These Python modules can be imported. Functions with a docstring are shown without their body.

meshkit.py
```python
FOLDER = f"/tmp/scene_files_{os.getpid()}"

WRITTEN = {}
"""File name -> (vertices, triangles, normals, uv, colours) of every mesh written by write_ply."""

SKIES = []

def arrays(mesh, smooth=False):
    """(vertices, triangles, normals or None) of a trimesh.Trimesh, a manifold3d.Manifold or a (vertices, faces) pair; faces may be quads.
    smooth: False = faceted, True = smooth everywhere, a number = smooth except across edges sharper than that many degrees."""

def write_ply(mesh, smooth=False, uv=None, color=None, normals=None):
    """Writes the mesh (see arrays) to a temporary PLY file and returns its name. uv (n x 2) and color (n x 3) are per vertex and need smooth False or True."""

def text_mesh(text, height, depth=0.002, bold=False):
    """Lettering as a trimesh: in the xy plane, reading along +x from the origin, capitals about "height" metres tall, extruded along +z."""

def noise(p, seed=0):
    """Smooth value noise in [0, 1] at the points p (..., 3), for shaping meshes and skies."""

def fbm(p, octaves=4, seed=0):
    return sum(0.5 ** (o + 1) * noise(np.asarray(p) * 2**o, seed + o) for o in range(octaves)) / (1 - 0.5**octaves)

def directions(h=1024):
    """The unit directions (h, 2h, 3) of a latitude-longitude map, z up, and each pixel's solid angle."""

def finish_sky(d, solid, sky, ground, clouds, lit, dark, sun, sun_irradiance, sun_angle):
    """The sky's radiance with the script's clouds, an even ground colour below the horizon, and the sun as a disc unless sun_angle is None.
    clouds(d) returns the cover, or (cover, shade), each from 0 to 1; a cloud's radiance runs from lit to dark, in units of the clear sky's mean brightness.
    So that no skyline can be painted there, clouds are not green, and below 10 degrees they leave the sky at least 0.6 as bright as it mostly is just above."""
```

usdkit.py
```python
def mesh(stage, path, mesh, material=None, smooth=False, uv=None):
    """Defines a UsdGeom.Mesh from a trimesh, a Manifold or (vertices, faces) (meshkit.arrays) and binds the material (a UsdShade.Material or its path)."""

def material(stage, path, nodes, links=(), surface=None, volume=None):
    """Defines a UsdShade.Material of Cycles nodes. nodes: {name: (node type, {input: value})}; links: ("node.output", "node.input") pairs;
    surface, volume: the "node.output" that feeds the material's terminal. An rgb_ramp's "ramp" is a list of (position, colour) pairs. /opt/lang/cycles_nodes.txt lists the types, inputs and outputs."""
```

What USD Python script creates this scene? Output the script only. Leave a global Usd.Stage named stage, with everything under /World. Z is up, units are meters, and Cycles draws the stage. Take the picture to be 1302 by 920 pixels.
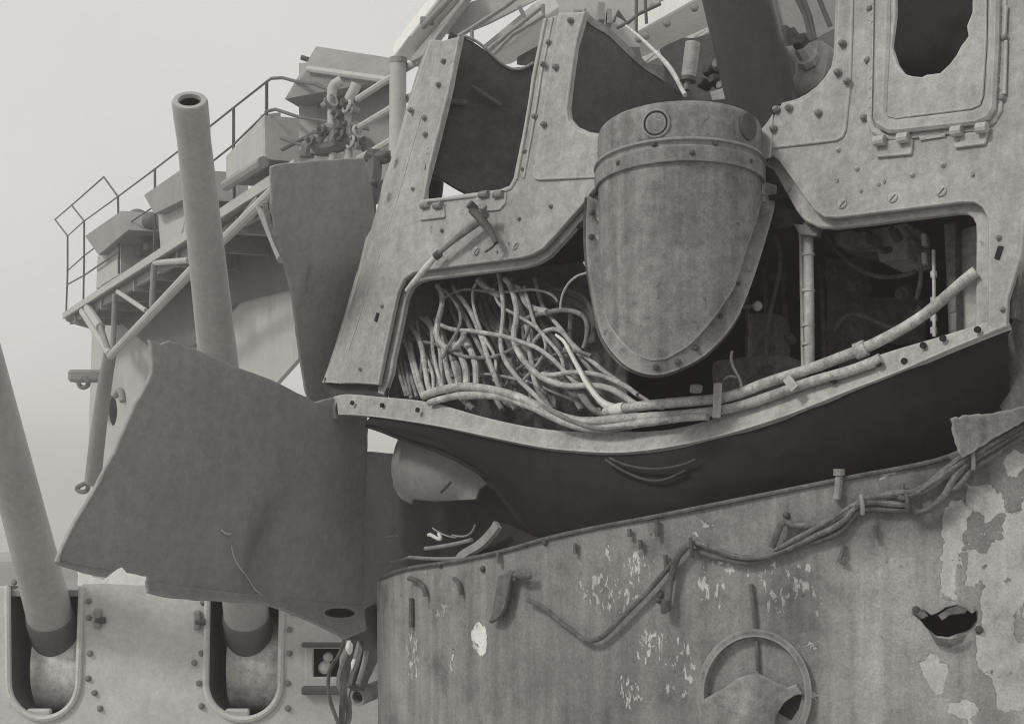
import math, random, re
import numpy as np, trimesh, shapely
from shapely.geometry import Polygon, Point, LineString
from scipy.spatial import Delaunay
from scipy.interpolate import PchipInterpolator
import usdkit, meshkit
from pxr import Usd, UsdGeom, UsdLux, UsdShade, Gf, Sdf, Vt

random.seed(7)
RNG = np.random.default_rng(7)
stage = Usd.Stage.CreateInMemory()
UsdGeom.SetStageUpAxis(stage, UsdGeom.Tokens.z)
UsdGeom.Xform.Define(stage, '/World')
UsdGeom.Scope.Define(stage, '/World/Looks')
T = np.array([1.0, 0.985, 0.95])          # the print's faint warm tone

# ------------------------------------------------------------------ camera (level, looking along +y, lens shifted)
F, CX, HZ = 1788.0, 651.0, 565.0          # focal length in pixels of the 1302 x 920 picture, principal column, horizon row
cam = UsdGeom.Camera.Define(stage, '/World/camera')
FL = 50.0
cam.CreateFocalLengthAttr(FL)
cam.CreateHorizontalApertureAttr(FL * 1302 / F)
cam.CreateVerticalApertureAttr(FL * 920 / F)
cam.CreateHorizontalApertureOffsetAttr(0.0)
cam.CreateVerticalApertureOffsetAttr(FL * (HZ - 460) / F)
cam.CreateClippingRangeAttr(Gf.Vec2f(0.05, 5000))
cam.AddRotateXOp().Set(90.0)
cam.CreateExposureAttr(0.16)

# ------------------------------------------------------------------ sky and sun
SUN = np.array([-0.62, -0.42, 0.66]); SUN /= np.linalg.norm(SUN)
elev, rot = math.asin(SUN[2]), math.atan2(SUN[0], SUN[1])
dome = UsdLux.DomeLight.Define(stage, '/World/sky')
skym = usdkit.material(stage, '/World/Looks/sky', {
    'sky': ('sky_texture', {'sky_type': 'single_scattering', 'sun_disc': False, 'sun_elevation': elev, 'sun_rotation': rot,
                            'air_density': 1.0, 'aerosol_density': 3.0}),
    'bw': ('rgb_to_bw', {}),
    'co': ('texture_coordinate', {}),
    'cl': ('noise_texture', {'scale': 2.2, 'detail': 4.0, 'roughness': 0.5}),
    'cr': ('rgb_ramp', {'ramp': [(0.3, tuple(T * 6.6)), (0.7, tuple(T * 7.4))]}),
    'mx': ('mix', {'mix_type': 'mix', 'fac': 0.88}),
    'bg': ('background_shader', {'strength': 0.096}),
}, [('co.generated', 'cl.vector'), ('cl.fac', 'cr.fac'), ('sky.color', 'bw.color'), ('bw.val', 'mx.color1'), ('cr.color', 'mx.color2'),
    ('mx.color', 'bg.color')], surface='bg.background')
UsdShade.MaterialBindingAPI.Apply(dome.GetPrim()).Bind(skym)
dome.GetPrim().SetCustomDataByKey('kind', 'structure')
sun = UsdLux.DistantLight.Define(stage, '/World/sun')
sun.CreateNormalizeAttr(True); sun.CreateIntensityAttr(0.4); sun.CreateAngleAttr(10.0)
sun.CreateColorAttr(Gf.Vec3f(1.0, 0.97, 0.92))
zx = Gf.Rotation(Gf.Vec3d(0, 0, 1), Gf.Vec3d(*SUN.tolist()))
sun.AddTransformOp().Set(Gf.Matrix4d().SetRotate(zx))

# ------------------------------------------------------------------ materials
def grey(v): return tuple((T * v).tolist())

def paint(name, base, var=0.3, scale=2.2, streak=0.3, rough=0.62, rust=0.5, rust_at=0.66, chip=0.0, chip_at=0.72, chip_col=0.45, bump=0.25, metal=0.0, fine=45.0, edge=0.0, edge_col=0.5):
    n = {
        'g': ('geometry', {}),
        'n1': ('noise_texture', {'scale': scale, 'detail': 7.0, 'roughness': 0.62}),
        'n2': ('noise_texture', {'scale': fine, 'detail': 4.0, 'roughness': 0.6}),
        'mp': ('mapping', {'scale': (13.0, 13.0, 0.8)}),
        'n3': ('noise_texture', {'scale': 1.0, 'detail': 5.0, 'roughness': 0.6}),
        'a1': ('math', {'math_type': 'multiply', 'value2': 0.62 - streak * 0.6}),
        'a2': ('math', {'math_type': 'multiply_add', 'value2': 0.38 - streak * 0.4}),
        'a3': ('math', {'math_type': 'multiply_add', 'value2': streak}),
        'rp': ('rgb_ramp', {'ramp': [(0.36, grey(base * (1 - var))), (0.5, grey(base)), (0.64, grey(base * (1 + var)))]}),
        'n4': ('noise_texture', {'scale': scale * 7, 'detail': 6.0, 'roughness': 0.7}),
        'r4': ('rgb_ramp', {'ramp': [(rust_at, (0, 0, 0)), (rust_at + 0.07, (1, 1, 1))]}),
        'm4': ('mix', {'mix_type': 'mix', 'color2': grey(base * (1 - rust))}),
        'p': ('principled_bsdf', {'roughness': rough, 'metallic': metal, 'specular_ior_level': 0.35}),
        'b': ('bump', {'strength': bump, 'distance': 0.004}),
        'n6': ('noise_texture', {'scale': 150.0, 'detail': 3.0, 'roughness': 0.7}),
        'n7': ('noise_texture', {'scale': 18.0, 'detail': 5.0, 'roughness': 0.7}),
        'sa': ('math', {'math_type': 'multiply', 'value2': 0.45}), 'sb': ('math', {'math_type': 'multiply_add', 'value2': 0.55}),
        'sr': ('rgb_ramp', {'ramp': [(0.36, (1 - var * 0.8,) * 3), (0.5, (1.0,) * 3), (0.64, (1 + var * 0.8,) * 3)]}),
        'sm': ('mix', {'mix_type': 'multiply', 'fac': 1.0}),
    }
    l = [('g.position', 'n6.vector'), ('g.position', 'n7.vector'), ('n6.fac', 'sa.value1'), ('n7.fac', 'sb.value1'), ('sa.value', 'sb.value3'), ('sb.value', 'sr.fac'),
         ('rp.color', 'sm.color1'), ('sr.color', 'sm.color2')] + [('g.position', 'n1.vector'), ('g.position', 'n2.vector'), ('g.position', 'mp.vector'), ('mp.vector', 'n3.vector'), ('g.position', 'n4.vector'),
         ('n1.fac', 'a1.value1'), ('n2.fac', 'a2.value1'), ('a1.value', 'a2.value3'), ('n3.fac', 'a3.value1'), ('a2.value', 'a3.value3'),
         ('a3.value', 'rp.fac'), ('n4.fac', 'r4.fac'), ('r4.color', 'm4.fac'), ('sm.color', 'm4.color1'), ('a2.value', 'b.height'), ('b.normal', 'p.normal')]
    last = 'm4.color'
    if chip > 0:
        n['n5'] = ('noise_texture', {'scale': scale * 12, 'detail': 3.0, 'roughness': 0.55, 'distortion': 0.6})
        n['r5'] = ('rgb_ramp', {'ramp': [(chip_at, (0, 0, 0)), (chip_at + 0.02, (chip,) * 3)]})
        n['m5'] = ('mix', {'mix_type': 'mix', 'color2': grey(chip_col)})
        l += [('g.position', 'n5.vector'), ('n5.fac', 'r5.fac'), ('r5.color', 'm5.fac'), (last, 'm5.color1')]
        last = 'm5.color'
    if edge > 0:                                   # paint worn off along the arrises
        n['bv'] = ('bevel', {'radius': 0.020, 'samples': 3})
        n['dt'] = ('vector_math', {'math_type': 'dot_product'})
        n['ea'] = ('math', {'math_type': 'multiply_add', 'value2': -2.2, 'value3': 2.17})
        n['en'] = ('math', {'math_type': 'multiply'})
        n['er'] = ('rgb_ramp', {'ramp': [(0.0, (0, 0, 0)), (0.045, (0, 0, 0)), (0.15, (edge,) * 3)]})
        n['em'] = ('mix', {'mix_type': 'mix', 'color2': grey(edge_col)})
        l += [('bv.bevel', 'dt.vector1'), ('g.normal', 'dt.vector2'), ('dt.value', 'ea.value1'), ('ea.value', 'en.value1'), ('n7.fac', 'en.value2'), ('en.value', 'er.fac'), ('er.color', 'em.fac'), (last, 'em.color1')]
        last = 'em.color'
    l.append((last, 'p.base_color'))
    return usdkit.material(stage, '/World/Looks/' + name, n, l, surface='p.BSDF')

M = {
    'face': paint('turret_face_paint', 0.30, var=0.3, scale=1.6, streak=0.25, rust=0.45, rust_at=0.64, chip=0.5, chip_at=0.74, chip_col=0.42, bump=0.35, edge=0.75, edge_col=0.5),
    'trim': paint('trim_paint', 0.33, var=0.3, scale=4, rust=0.5, rust_at=0.6, chip=0.6, chip_at=0.7, chip_col=0.45, bump=0.4, edge=0.75, edge_col=0.5),
    'canister': paint('canister_paint', 0.175, var=0.5, scale=2.4, streak=0.5, rust=0.45, rust_at=0.6, chip=0.35, chip_at=0.74, chip_col=0.36, bump=0.45, edge=0.75, edge_col=0.36),
    'bolt': paint('bolt_paint', 0.20, var=0.3, scale=9, rust=0.5, rust_at=0.55, bump=0.2),
    'dark_bolt': paint('rusty_bolt_steel', 0.07, var=0.3, scale=9, bump=0.2),
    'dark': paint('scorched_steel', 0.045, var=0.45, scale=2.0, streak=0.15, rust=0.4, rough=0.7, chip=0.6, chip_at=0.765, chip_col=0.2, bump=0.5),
    'cheek': paint('dark_cheek_paint', 0.075, var=0.3, scale=2.0, streak=0.2, rust=0.4, rough=0.6, bump=0.3),  # dark grey of the cheek plates, lugs and inner fittings
    'void': paint('void_black', 0.012, var=0.4, scale=2.0, rough=0.85, bump=0.3, chip=0.5, chip_at=0.78, chip_col=0.08),  # near-black: the dark of holes and gaps put into the colour
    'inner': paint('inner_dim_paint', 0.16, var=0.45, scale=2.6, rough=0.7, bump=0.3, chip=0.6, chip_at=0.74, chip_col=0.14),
    'inner_pale': paint('inner_pale_paint', 0.42, var=0.3, scale=2.6, rough=0.6, bump=0.3),
    'torn': paint('torn_plate_paint', 0.25, var=0.2, scale=1.5, streak=0.2, rough=0.7, rust=0.3, rust_at=0.68, chip=0.4, chip_at=0.8, chip_col=0.26, bump=0.4, edge=0.75, edge_col=0.36),
    'torn_edge': paint('bare_torn_edge', 0.24, var=0.3, scale=8, rough=0.5, bump=0.5),
    'gun': paint('gun_barrel_paint', 0.36, var=0.14, scale=2.4, streak=0.2, rough=0.5, rust=0.3, rust_at=0.7, chip=0.3, chip_at=0.8, chip_col=0.3, bump=0.2),
    'gun_near': paint('near_gun_paint', 0.055, var=0.2, scale=3.0, streak=0.2, rough=0.45, rust=0.3, rust_at=0.7, chip=0.4, chip_at=0.8, chip_col=0.25, bump=0.2),
    'bore': paint('bore_steel', 0.02, var=0.2, scale=4),
    'far_face': paint('second_turret_paint', 0.50, var=0.16, scale=2.0, streak=0.15, rust=0.35, rust_at=0.68, chip=0.4, chip_at=0.77, chip_col=0.55, bump=0.3, edge=0.75, edge_col=0.6),
    'mantlet': paint('mantlet_steel', 0.55, var=0.4, scale=4.0, streak=0.5, rust=0.5, rust_at=0.6, rough=0.4, bump=0.3),
    'slot': paint('slot_inside_paint', 0.10, var=0.3, scale=3.0, streak=0.3, bump=0.3),
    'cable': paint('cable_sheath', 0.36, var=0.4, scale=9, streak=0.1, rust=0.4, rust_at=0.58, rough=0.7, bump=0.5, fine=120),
    'cable_dim': paint('darker_cable_sheath', 0.18, var=0.4, scale=9, streak=0.1, rust=0.4, rust_at=0.58, rough=0.75, bump=0.5, fine=120),  # darker copy of the cable sheath colour
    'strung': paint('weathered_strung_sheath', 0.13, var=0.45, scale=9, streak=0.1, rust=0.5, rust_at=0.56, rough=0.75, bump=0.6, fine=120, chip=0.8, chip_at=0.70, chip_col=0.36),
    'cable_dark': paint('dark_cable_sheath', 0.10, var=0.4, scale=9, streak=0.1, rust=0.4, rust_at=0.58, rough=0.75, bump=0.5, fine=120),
    'pale_wire': paint('pale_frayed_wire', 0.5, var=0.2, scale=9),
    'pale': paint('pale_far_paint', 0.42, var=0.13, scale=1.2, streak=0.25, rust=0.3, rust_at=0.7, bump=0.15),
    'mid': paint('grey_far_paint', 0.25, var=0.18, scale=1.2, streak=0.2, rust=0.3, rust_at=0.7, bump=0.15),
    'under': paint('shaded_underside_paint', 0.12, var=0.2, scale=1.2, streak=0.1, bump=0.15),  # darker far grey, underside shade put into it; also plain dark parts
    'rail': paint('railing_paint', 0.10, var=0.2, scale=3, bump=0.1),
    'white': paint('white_tape', 0.6, var=0.15, scale=12, streak=0.1, rust=0.6, rust_at=0.64, bump=0.5),
    'bright': paint('bright_far_paint', 0.72, var=0.1, scale=1.2, streak=0.25, rust=0.3, rust_at=0.7, bump=0.15),
    'deck': paint('deck_planking', 0.34, var=0.25, scale=0.6, streak=0.0, bump=0.2),
}

# ------------------------------------------------------------------ the stage's names
COUNT = {}
def numbered(parent, name):
    k = COUNT.get((parent, name), 0); COUNT[(parent, name)] = k + 1
    return f'{parent}/{name}' + (f'_{k:03d}' if k else '')

BASE = {}
def said(prim, label=None, cat=None, group=None, kind=None):
    for k, v in (('label', label), ('category', cat), ('group', group), ('kind', kind)):
        if v: prim.SetCustomDataByKey(k, v)
    return prim

def thing(name, label, cat, base=(0, 0, 0), group=None, kind=None):
    path = numbered('/World', name)
    x = UsdGeom.Xform.Define(stage, path)
    x.AddTranslateOp().Set(Gf.Vec3d(*map(float, base)))
    BASE[path] = np.array(base, float)
    said(x.GetPrim(), label, cat, group, kind)
    return path

def put(parent, name, mesh, mat, smooth=32, label=None, kind=None):
    """ONE Mesh prim under a thing or a part (world coordinates given)."""
    path = numbered(parent, name)
    base = BASE[parent]; BASE[path] = np.zeros(3) if False else base
    if isinstance(mesh, (list, tuple)) and isinstance(mesh[0], trimesh.Trimesh):
        mesh = trimesh.util.concatenate(list(mesh))
    m = mesh.copy(); m.vertices = m.vertices - base
    usdkit.mesh(stage, path, m, M[mat] if isinstance(mat, str) else mat, smooth=smooth)
    said(stage.GetPrimAtPath(path), label=label, kind=kind)
    return path

def solo(name, mesh, mat, label, cat, group=None, kind=None, smooth=32):
    path = numbered('/World', name)
    if isinstance(mesh, (list, tuple)) and isinstance(mesh[0], trimesh.Trimesh):
        mesh = trimesh.util.concatenate(list(mesh))
    c = np.array([*mesh.bounds.mean(0)[:2], mesh.bounds[0][2]])
    m = mesh.copy(); m.vertices = m.vertices - c
    g = usdkit.mesh(stage, path, m, M[mat] if isinstance(mat, str) else mat, smooth=smooth)
    g.AddTranslateOp().Set(Gf.Vec3d(*c.tolist()))
    said(g.GetPrim(), label, cat, group, kind)
    return path

# ------------------------------------------------------------------ geometry helpers
def at(px, py, Y): return np.array([(px - CX) / F * Y, Y, (HZ - py) / F * Y])
def ray(px, py): return np.array([(px - CX) / F, 1.0, (HZ - py) / F])

class Plane:
    """A plane in the world: origin o, h to the right, u up, n towards the camera."""
    def __init__(s, o, h, u):
        s.o = np.asarray(o, float); s.h = np.asarray(h, float) / np.linalg.norm(h)
        n = np.cross(s.h, u); n /= np.linalg.norm(n)
        if n @ s.o > 0: n = -n
        s.n = n; s.u = np.cross(n, s.h)
        if s.u[2] < 0: s.u = -s.u
    def hit(s, px, py, off=0.0):
        r = ray(px, py); return r * (((s.o + s.n * off) @ s.n) / (r @ s.n))
    def loc(s, p): d = np.asarray(p) - s.o; return np.array([d @ s.h, d @ s.u])
    def lp(s, px, py, off=0.0): return s.loc(s.hit(px, py, off))
    def pt(s, a, b, off=0.0): return s.o + np.multiply.outer(a, s.h) + np.multiply.outer(b, s.u) + np.multiply.outer(off, s.n)
    def moved(s, d): q = Plane(s.o + s.n * d, s.h, s.u); return q

def plane3(a, b, c):
    """through three (px, py, depth) points; a to b gives the h direction"""
    A, B, C = at(*a), at(*b), at(*c)
    n = np.cross(B - A, C - A); n /= np.linalg.norm(n)
    if n @ A > 0: n = -n
    h = np.cross([0, 0, 1.0], n)
    if np.linalg.norm(h) < 1e-6: h = np.array([1.0, 0, 0])
    h /= np.linalg.norm(h)
    if h[0] < 0: h = -h
    return Plane(A, h, np.cross(n, h))

def facing(Y): return Plane((0, Y, 0), (1, 0, 0), (0, 0, 1))

def densify(ring, s):
    ring = np.asarray(ring); out = []
    for p, q in zip(ring, np.roll(ring, -1, 0)):
        k = max(1, int(math.ceil(np.linalg.norm(q - p) / s)))
        out.append(p + (q - p) * (np.arange(k) / k)[:, None])
    return np.vstack(out)

def rings_of(poly):
    for g in getattr(poly, 'geoms', [poly]):
        if g.is_empty or g.geom_type != 'Polygon': continue
        yield np.array(g.exterior.coords)[:-1]
        for i in g.interiors: yield np.array(i.coords)[:-1]

def mesh2d(poly, s, chamfer):
    """conforming triangles of a polygon, edge length about s; h = 0 inside the chamfer line, -chamfer on the outline"""
    pts, hs = [], []
    for r in rings_of(poly):
        d = densify(r, s); pts.append(d); hs.append(np.full(len(d), -chamfer))
    inner = poly.buffer(-chamfer, join_style=2) if chamfer else poly
    if chamfer:
        for r in rings_of(inner):
            d = densify(r, s); pts.append(d); hs.append(np.zeros(len(d)))
    x0, y0, x1, y1 = poly.bounds
    gx, gy = np.meshgrid(np.arange(x0 + s / 2, x1, s), np.arange(y0 + s / 2, y1, s))
    g = np.stack([gx.ravel(), gy.ravel()], 1)
    if len(g):
        g = g + (RNG.random(g.shape) - 0.5) * s * 0.3
        core = poly.buffer(-chamfer - s * 0.45)
        g = g[shapely.contains_xy(core, g[:, 0], g[:, 1])] if not core.is_empty else g[:0]
        pts.append(g); hs.append(np.zeros(len(g)))
    P, H = np.vstack(pts), np.concatenate(hs)
    _, k = np.unique(np.round(P, 6), axis=0, return_index=True); k.sort()
    P, H = P[k], H[k]
    t = Delaunay(P).simplices
    c = P[t].mean(1)
    t = t[shapely.contains_xy(poly, c[:, 0], c[:, 1])]
    area = np.cross(P[t[:, 1]] - P[t[:, 0]], P[t[:, 2]] - P[t[:, 0]])
    t = t[np.abs(area) > 1e-9]; area = area[np.abs(area) > 1e-9]
    t[area < 0] = t[area < 0][:, ::-1]
    return P, t, H

def slab(poly, fn, thick, s=0.08, chamfer=0.003, disp=None):
    """polygon in surface coordinates -> closed plate; fn(a, b, off) places points, off grows towards the viewer, front at 0"""
    if not poly.is_valid: poly = poly.buffer(0)
    P, t, H = mesh2d(poly, s, min(chamfer, thick * 0.4))
    d = disp(P[:, 0], P[:, 1]) if disp is not None else 0.0
    front = fn(P[:, 0], P[:, 1], H + d); back = fn(P[:, 0], P[:, 1], -thick + d + np.zeros(len(P)))
    n = len(P)
    e = np.vstack([t[:, [0, 1]], t[:, [1, 2]], t[:, [2, 0]]])
    key = {tuple(x) for x in e.tolist()}
    be = np.array([x for x in e.tolist() if (x[1], x[0]) not in key])
    f = [t, t[:, ::-1] + n]
    if len(be):
        f += [np.stack([be[:, 0], be[:, 0] + n, be[:, 1]], 1), np.stack([be[:, 1], be[:, 0] + n, be[:, 1] + n], 1)]
    m = trimesh.Trimesh(np.vstack([front, back]), np.vstack(f), process=False)
    return m

def pxpoly(plane, px, off=0.0, r=0.0, holes=()):
    p = Polygon([plane.lp(x, y, off) for x, y in px], [[plane.lp(x, y, off) for x, y in h] for h in holes]).buffer(0)
    if r: p = p.buffer(-r).buffer(2 * r, quad_segs=5).buffer(-r)
    return p

def plate(plane, px, thick=0.012, off=0.0, r=0.0, holes=(), s=0.1, chamfer=0.003, disp=None):
    q = plane.moved(off)
    return slab(pxpoly(q, px, 0, r, holes), q.pt, thick, s, chamfer, disp)

def ragged(px, amp=3.0, step=9.0, seed=0):
    """a torn outline: the same polygon with jagged sides (in picture pixels)"""
    g = np.random.default_rng(seed); d = densify(np.array(px, float), step)
    return d + (g.random(d.shape) - 0.5) * 2 * amp

def frame_of(d):
    d = d / np.linalg.norm(d); a = np.array([0, 0, 1.0]) if abs(d[2]) < 0.9 else np.array([1.0, 0, 0])
    x = np.cross(a, d); x /= np.linalg.norm(x)
    return x, np.cross(d, x), d

def spline(p, n):
    p = np.asarray(p, float)
    if len(p) < 3: return p[0] + (p[-1] - p[0]) * np.linspace(0, 1, n)[:, None]
    t = np.concatenate([[0], np.cumsum(np.linalg.norm(np.diff(p, axis=0), axis=1) ** 0.5)])
    from scipy.interpolate import CubicSpline
    return CubicSpline(t, p)(np.linspace(0, t[-1], n))

def tube(p, r, n=None, seg=8, smooth=True, cap=True):
    p = np.asarray(p, float)
    if n is None: n = max(2, 6 * (len(p) - 1)) if len(p) > 2 else 2
    q = spline(p, n) if smooth else p
    n = len(q); rr = np.interp(np.linspace(0, 1, n), np.linspace(0, 1, np.size(r)), np.atleast_1d(r))
    tg = np.gradient(q, axis=0); tg /= np.linalg.norm(tg, axis=1)[:, None] + 1e-12
    x = frame_of(tg[0])[0]; v = []
    a = np.arange(seg) / seg * 2 * math.pi
    for i in range(n):
        x = x - tg[i] * (x @ tg[i]); x /= np.linalg.norm(x); y = np.cross(tg[i], x)
        v.append(q[i] + rr[i] * (np.cos(a)[:, None] * x + np.sin(a)[:, None] * y))
    v = np.vstack(v); f = []
    for i in range(n - 1):
        for j in range(seg):
            k = (j + 1) % seg; A, B, C, D = i * seg + j, i * seg + k, (i + 1) * seg + k, (i + 1) * seg + j
            f += [[A, B, C], [A, C, D]]
    if cap:
        v = np.vstack([v, q[0], q[-1]]); e = (n - 1) * seg
        for j in range(seg):
            k = (j + 1) % seg; f += [[n * seg, k, j], [n * seg + 1, e + j, e + k]]
    return trimesh.Trimesh(v, np.array(f), process=False)

def rope(p, r, n=None, seg=8, seed=0, kink=0.008):
    """a cable: a tube that wanders, kinks a little and varies in thickness"""
    p = np.asarray(p, float); n = n or 8 * len(p); q = spline(p, n); g = np.random.default_rng(int(abs(p.sum()) * 1e4) % 99991 + seed)
    w = np.stack([meshkit.fbm(q * 4 + k * 31, 2, int(g.integers(1e6))) - 0.5 for k in range(3)], 1)
    fade = np.minimum(1, np.minimum(np.arange(n), np.arange(n)[::-1]) / 4.0)[:, None]
    q = q + w * 2 * kink * fade
    rr = np.interp(np.linspace(0, 1, n), np.linspace(0, 1, np.size(r)), np.atleast_1d(r)) * (1 + 0.16 * (meshkit.fbm(q * 30, 2, 5) - 0.5))
    return tube(q, rr, n=n, seg=seg, smooth=False)

def bar(p, q, w, h, up=None):
    """square-section bar from p to q"""
    p, q = np.asarray(p, float), np.asarray(q, float); d = q - p; L = np.linalg.norm(d)
    x, y, z = frame_of(d)
    if up is not None:
        y = np.asarray(up, float) - z * (z @ up); y /= np.linalg.norm(y); x = np.cross(y, z)
    m = trimesh.creation.box((w, h, L)); m.apply_transform(np.block([[np.stack([x, y, z], 1), ((p + q) / 2)[:, None]], [np.zeros((1, 3)), np.ones((1, 1))]]))
    return m

def block(c, size, x=(1, 0, 0), up=(0, 0, 1), bevel=0.0):
    """a box with bevelled edges, centre c, size along x, depth, up"""
    s = np.asarray(size, float)
    if bevel:
        import manifold3d as m3
        pts = []
        for sx in (-1, 1):
            for sy in (-1, 1):
                for sz in (-1, 1):
                    h = s / 2 * (sx, sy, sz)
                    for k in range(3):
                        b = np.array([bevel] * 3); b[k] = 0
                        pts.append(h - b * np.sign(h))
        m = trimesh.convex.convex_hull(np.array(pts))
    else: m = trimesh.creation.box(s)
    x = np.asarray(x, float) / np.linalg.norm(x); z = np.asarray(up, float); z = z - x * (x @ z); z /= np.linalg.norm(z)
    y = np.cross(z, x); t = np.eye(4); t[:3, 0], t[:3, 1], t[:3, 2], t[:3, 3] = x, y, z, c
    m.apply_transform(t); return m

def lathe(profile, o, d, seg=24):
    """profile of (radius, height) turned about the axis d from o"""
    x, y, z = frame_of(np.asarray(d, float)); pr = np.asarray(profile, float); a = np.arange(seg) / seg * 2 * math.pi
    v = np.vstack([o + r * (np.cos(a)[:, None] * x + np.sin(a)[:, None] * y) + h * z for r, h in pr]); f = []
    for i in range(len(pr) - 1):
        for j in range(seg):
            k = (j + 1) % seg; A, B, C, D = i * seg + j, i * seg + k, (i + 1) * seg + k, (i + 1) * seg + j
            f += [[A, B, C], [A, C, D]]
    return trimesh.Trimesh(v, np.array(f), process=False)

def bolt(o, n, r=0.012, h=0.012):
    return lathe([(r * 1.25, -0.004), (r * 1.25, 0.002), (r, 0.003), (r * 0.95, h * 0.7), (r * 0.6, h), (0.0, h * 1.08)], o, n, 8)

def ribbon(A, B, thick, n=None):
    """a strip between two lines of points, with a thickness away from the viewer"""
    A, B = np.asarray(A, float), np.asarray(B, float)
    if n: A, B = spline(A, n), spline(B, n)
    k = len(A); tg = np.gradient((A + B) / 2, axis=0); nn = np.cross(tg, A - B)
    nn /= np.linalg.norm(nn, axis=1)[:, None]; s = np.sign((nn * (A + B)).sum(1)); nn *= -s[:, None]      # towards the camera
    Mi = (A + B) / 2
    v = np.vstack([A, Mi, B, B - nn * thick, A - nn * thick]); f = []
    order = [0, 1, 2, 3, 4]
    for i in range(k - 1):
        for a, b in zip(order, order[1:] + [0]):
            p, q, r2, s2 = a * k + i, b * k + i, b * k + i + 1, a * k + i + 1
            f += [[p, q, r2], [p, r2, s2]]
    for i in (0, k - 1):
        f += [[i, 2 * k + i, 3 * k + i], [i, 3 * k + i, 4 * k + i]]
    m = trimesh.Trimesh(v, np.array(f), process=False)
    trimesh.repair.fix_normals(m)
    return m

def sheet(A, B, rows, thick=0.01, bulge=None):
    """a curved plate lofted between two lines of the same length; bulge(s, t) pushes it towards the viewer"""
    A, B = np.asarray(A, float), np.asarray(B, float); k = len(A)
    t = np.linspace(0, 1, rows)[:, None, None]; G = A[None] * (1 - t) + B[None] * t
    if bulge is not None:
        ss, tt = np.meshgrid(np.linspace(0, 1, k), np.linspace(0, 1, rows))
        du, dv = np.gradient(G, axis=1), np.gradient(G, axis=0); nn = np.cross(du, dv); nn /= np.linalg.norm(nn, axis=2)[..., None] + 1e-12
        nn *= -np.sign((nn * G).sum(2))[..., None]; G = G + nn * bulge(ss, tt)[..., None]
    du, dv = np.gradient(G, axis=1), np.gradient(G, axis=0); nn = np.cross(du, dv); nn /= np.linalg.norm(nn, axis=2)[..., None] + 1e-12
    nn *= -np.sign((nn * G).sum(2))[..., None]
    v = np.vstack([G.reshape(-1, 3), (G - nn * thick).reshape(-1, 3)]); N = k * rows; f = []
    idx = np.arange(N).reshape(rows, k)
    a, b, c, d = idx[:-1, :-1].ravel(), idx[:-1, 1:].ravel(), idx[1:, 1:].ravel(), idx[1:, :-1].ravel()
    f = [np.stack([a, b, c], 1), np.stack([a, c, d], 1), np.stack([a, c, b], 1) + N, np.stack([a, d, c], 1) + N]
    loop = np.concatenate([idx[0], idx[1:, -1], idx[-1, -2::-1], idx[-2:0:-1, 0]]); nx = np.roll(loop, -1)
    f += [np.stack([loop, nx, nx + N], 1), np.stack([loop, nx + N, loop + N], 1)]
    m = trimesh.Trimesh(v, np.vstack(f), process=False); trimesh.repair.fix_normals(m)
    return m

def crop(z, x0, y0, k=400 / 1227): return [(x0 + a * k, y0 + b * k) for a, b in z]

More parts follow.
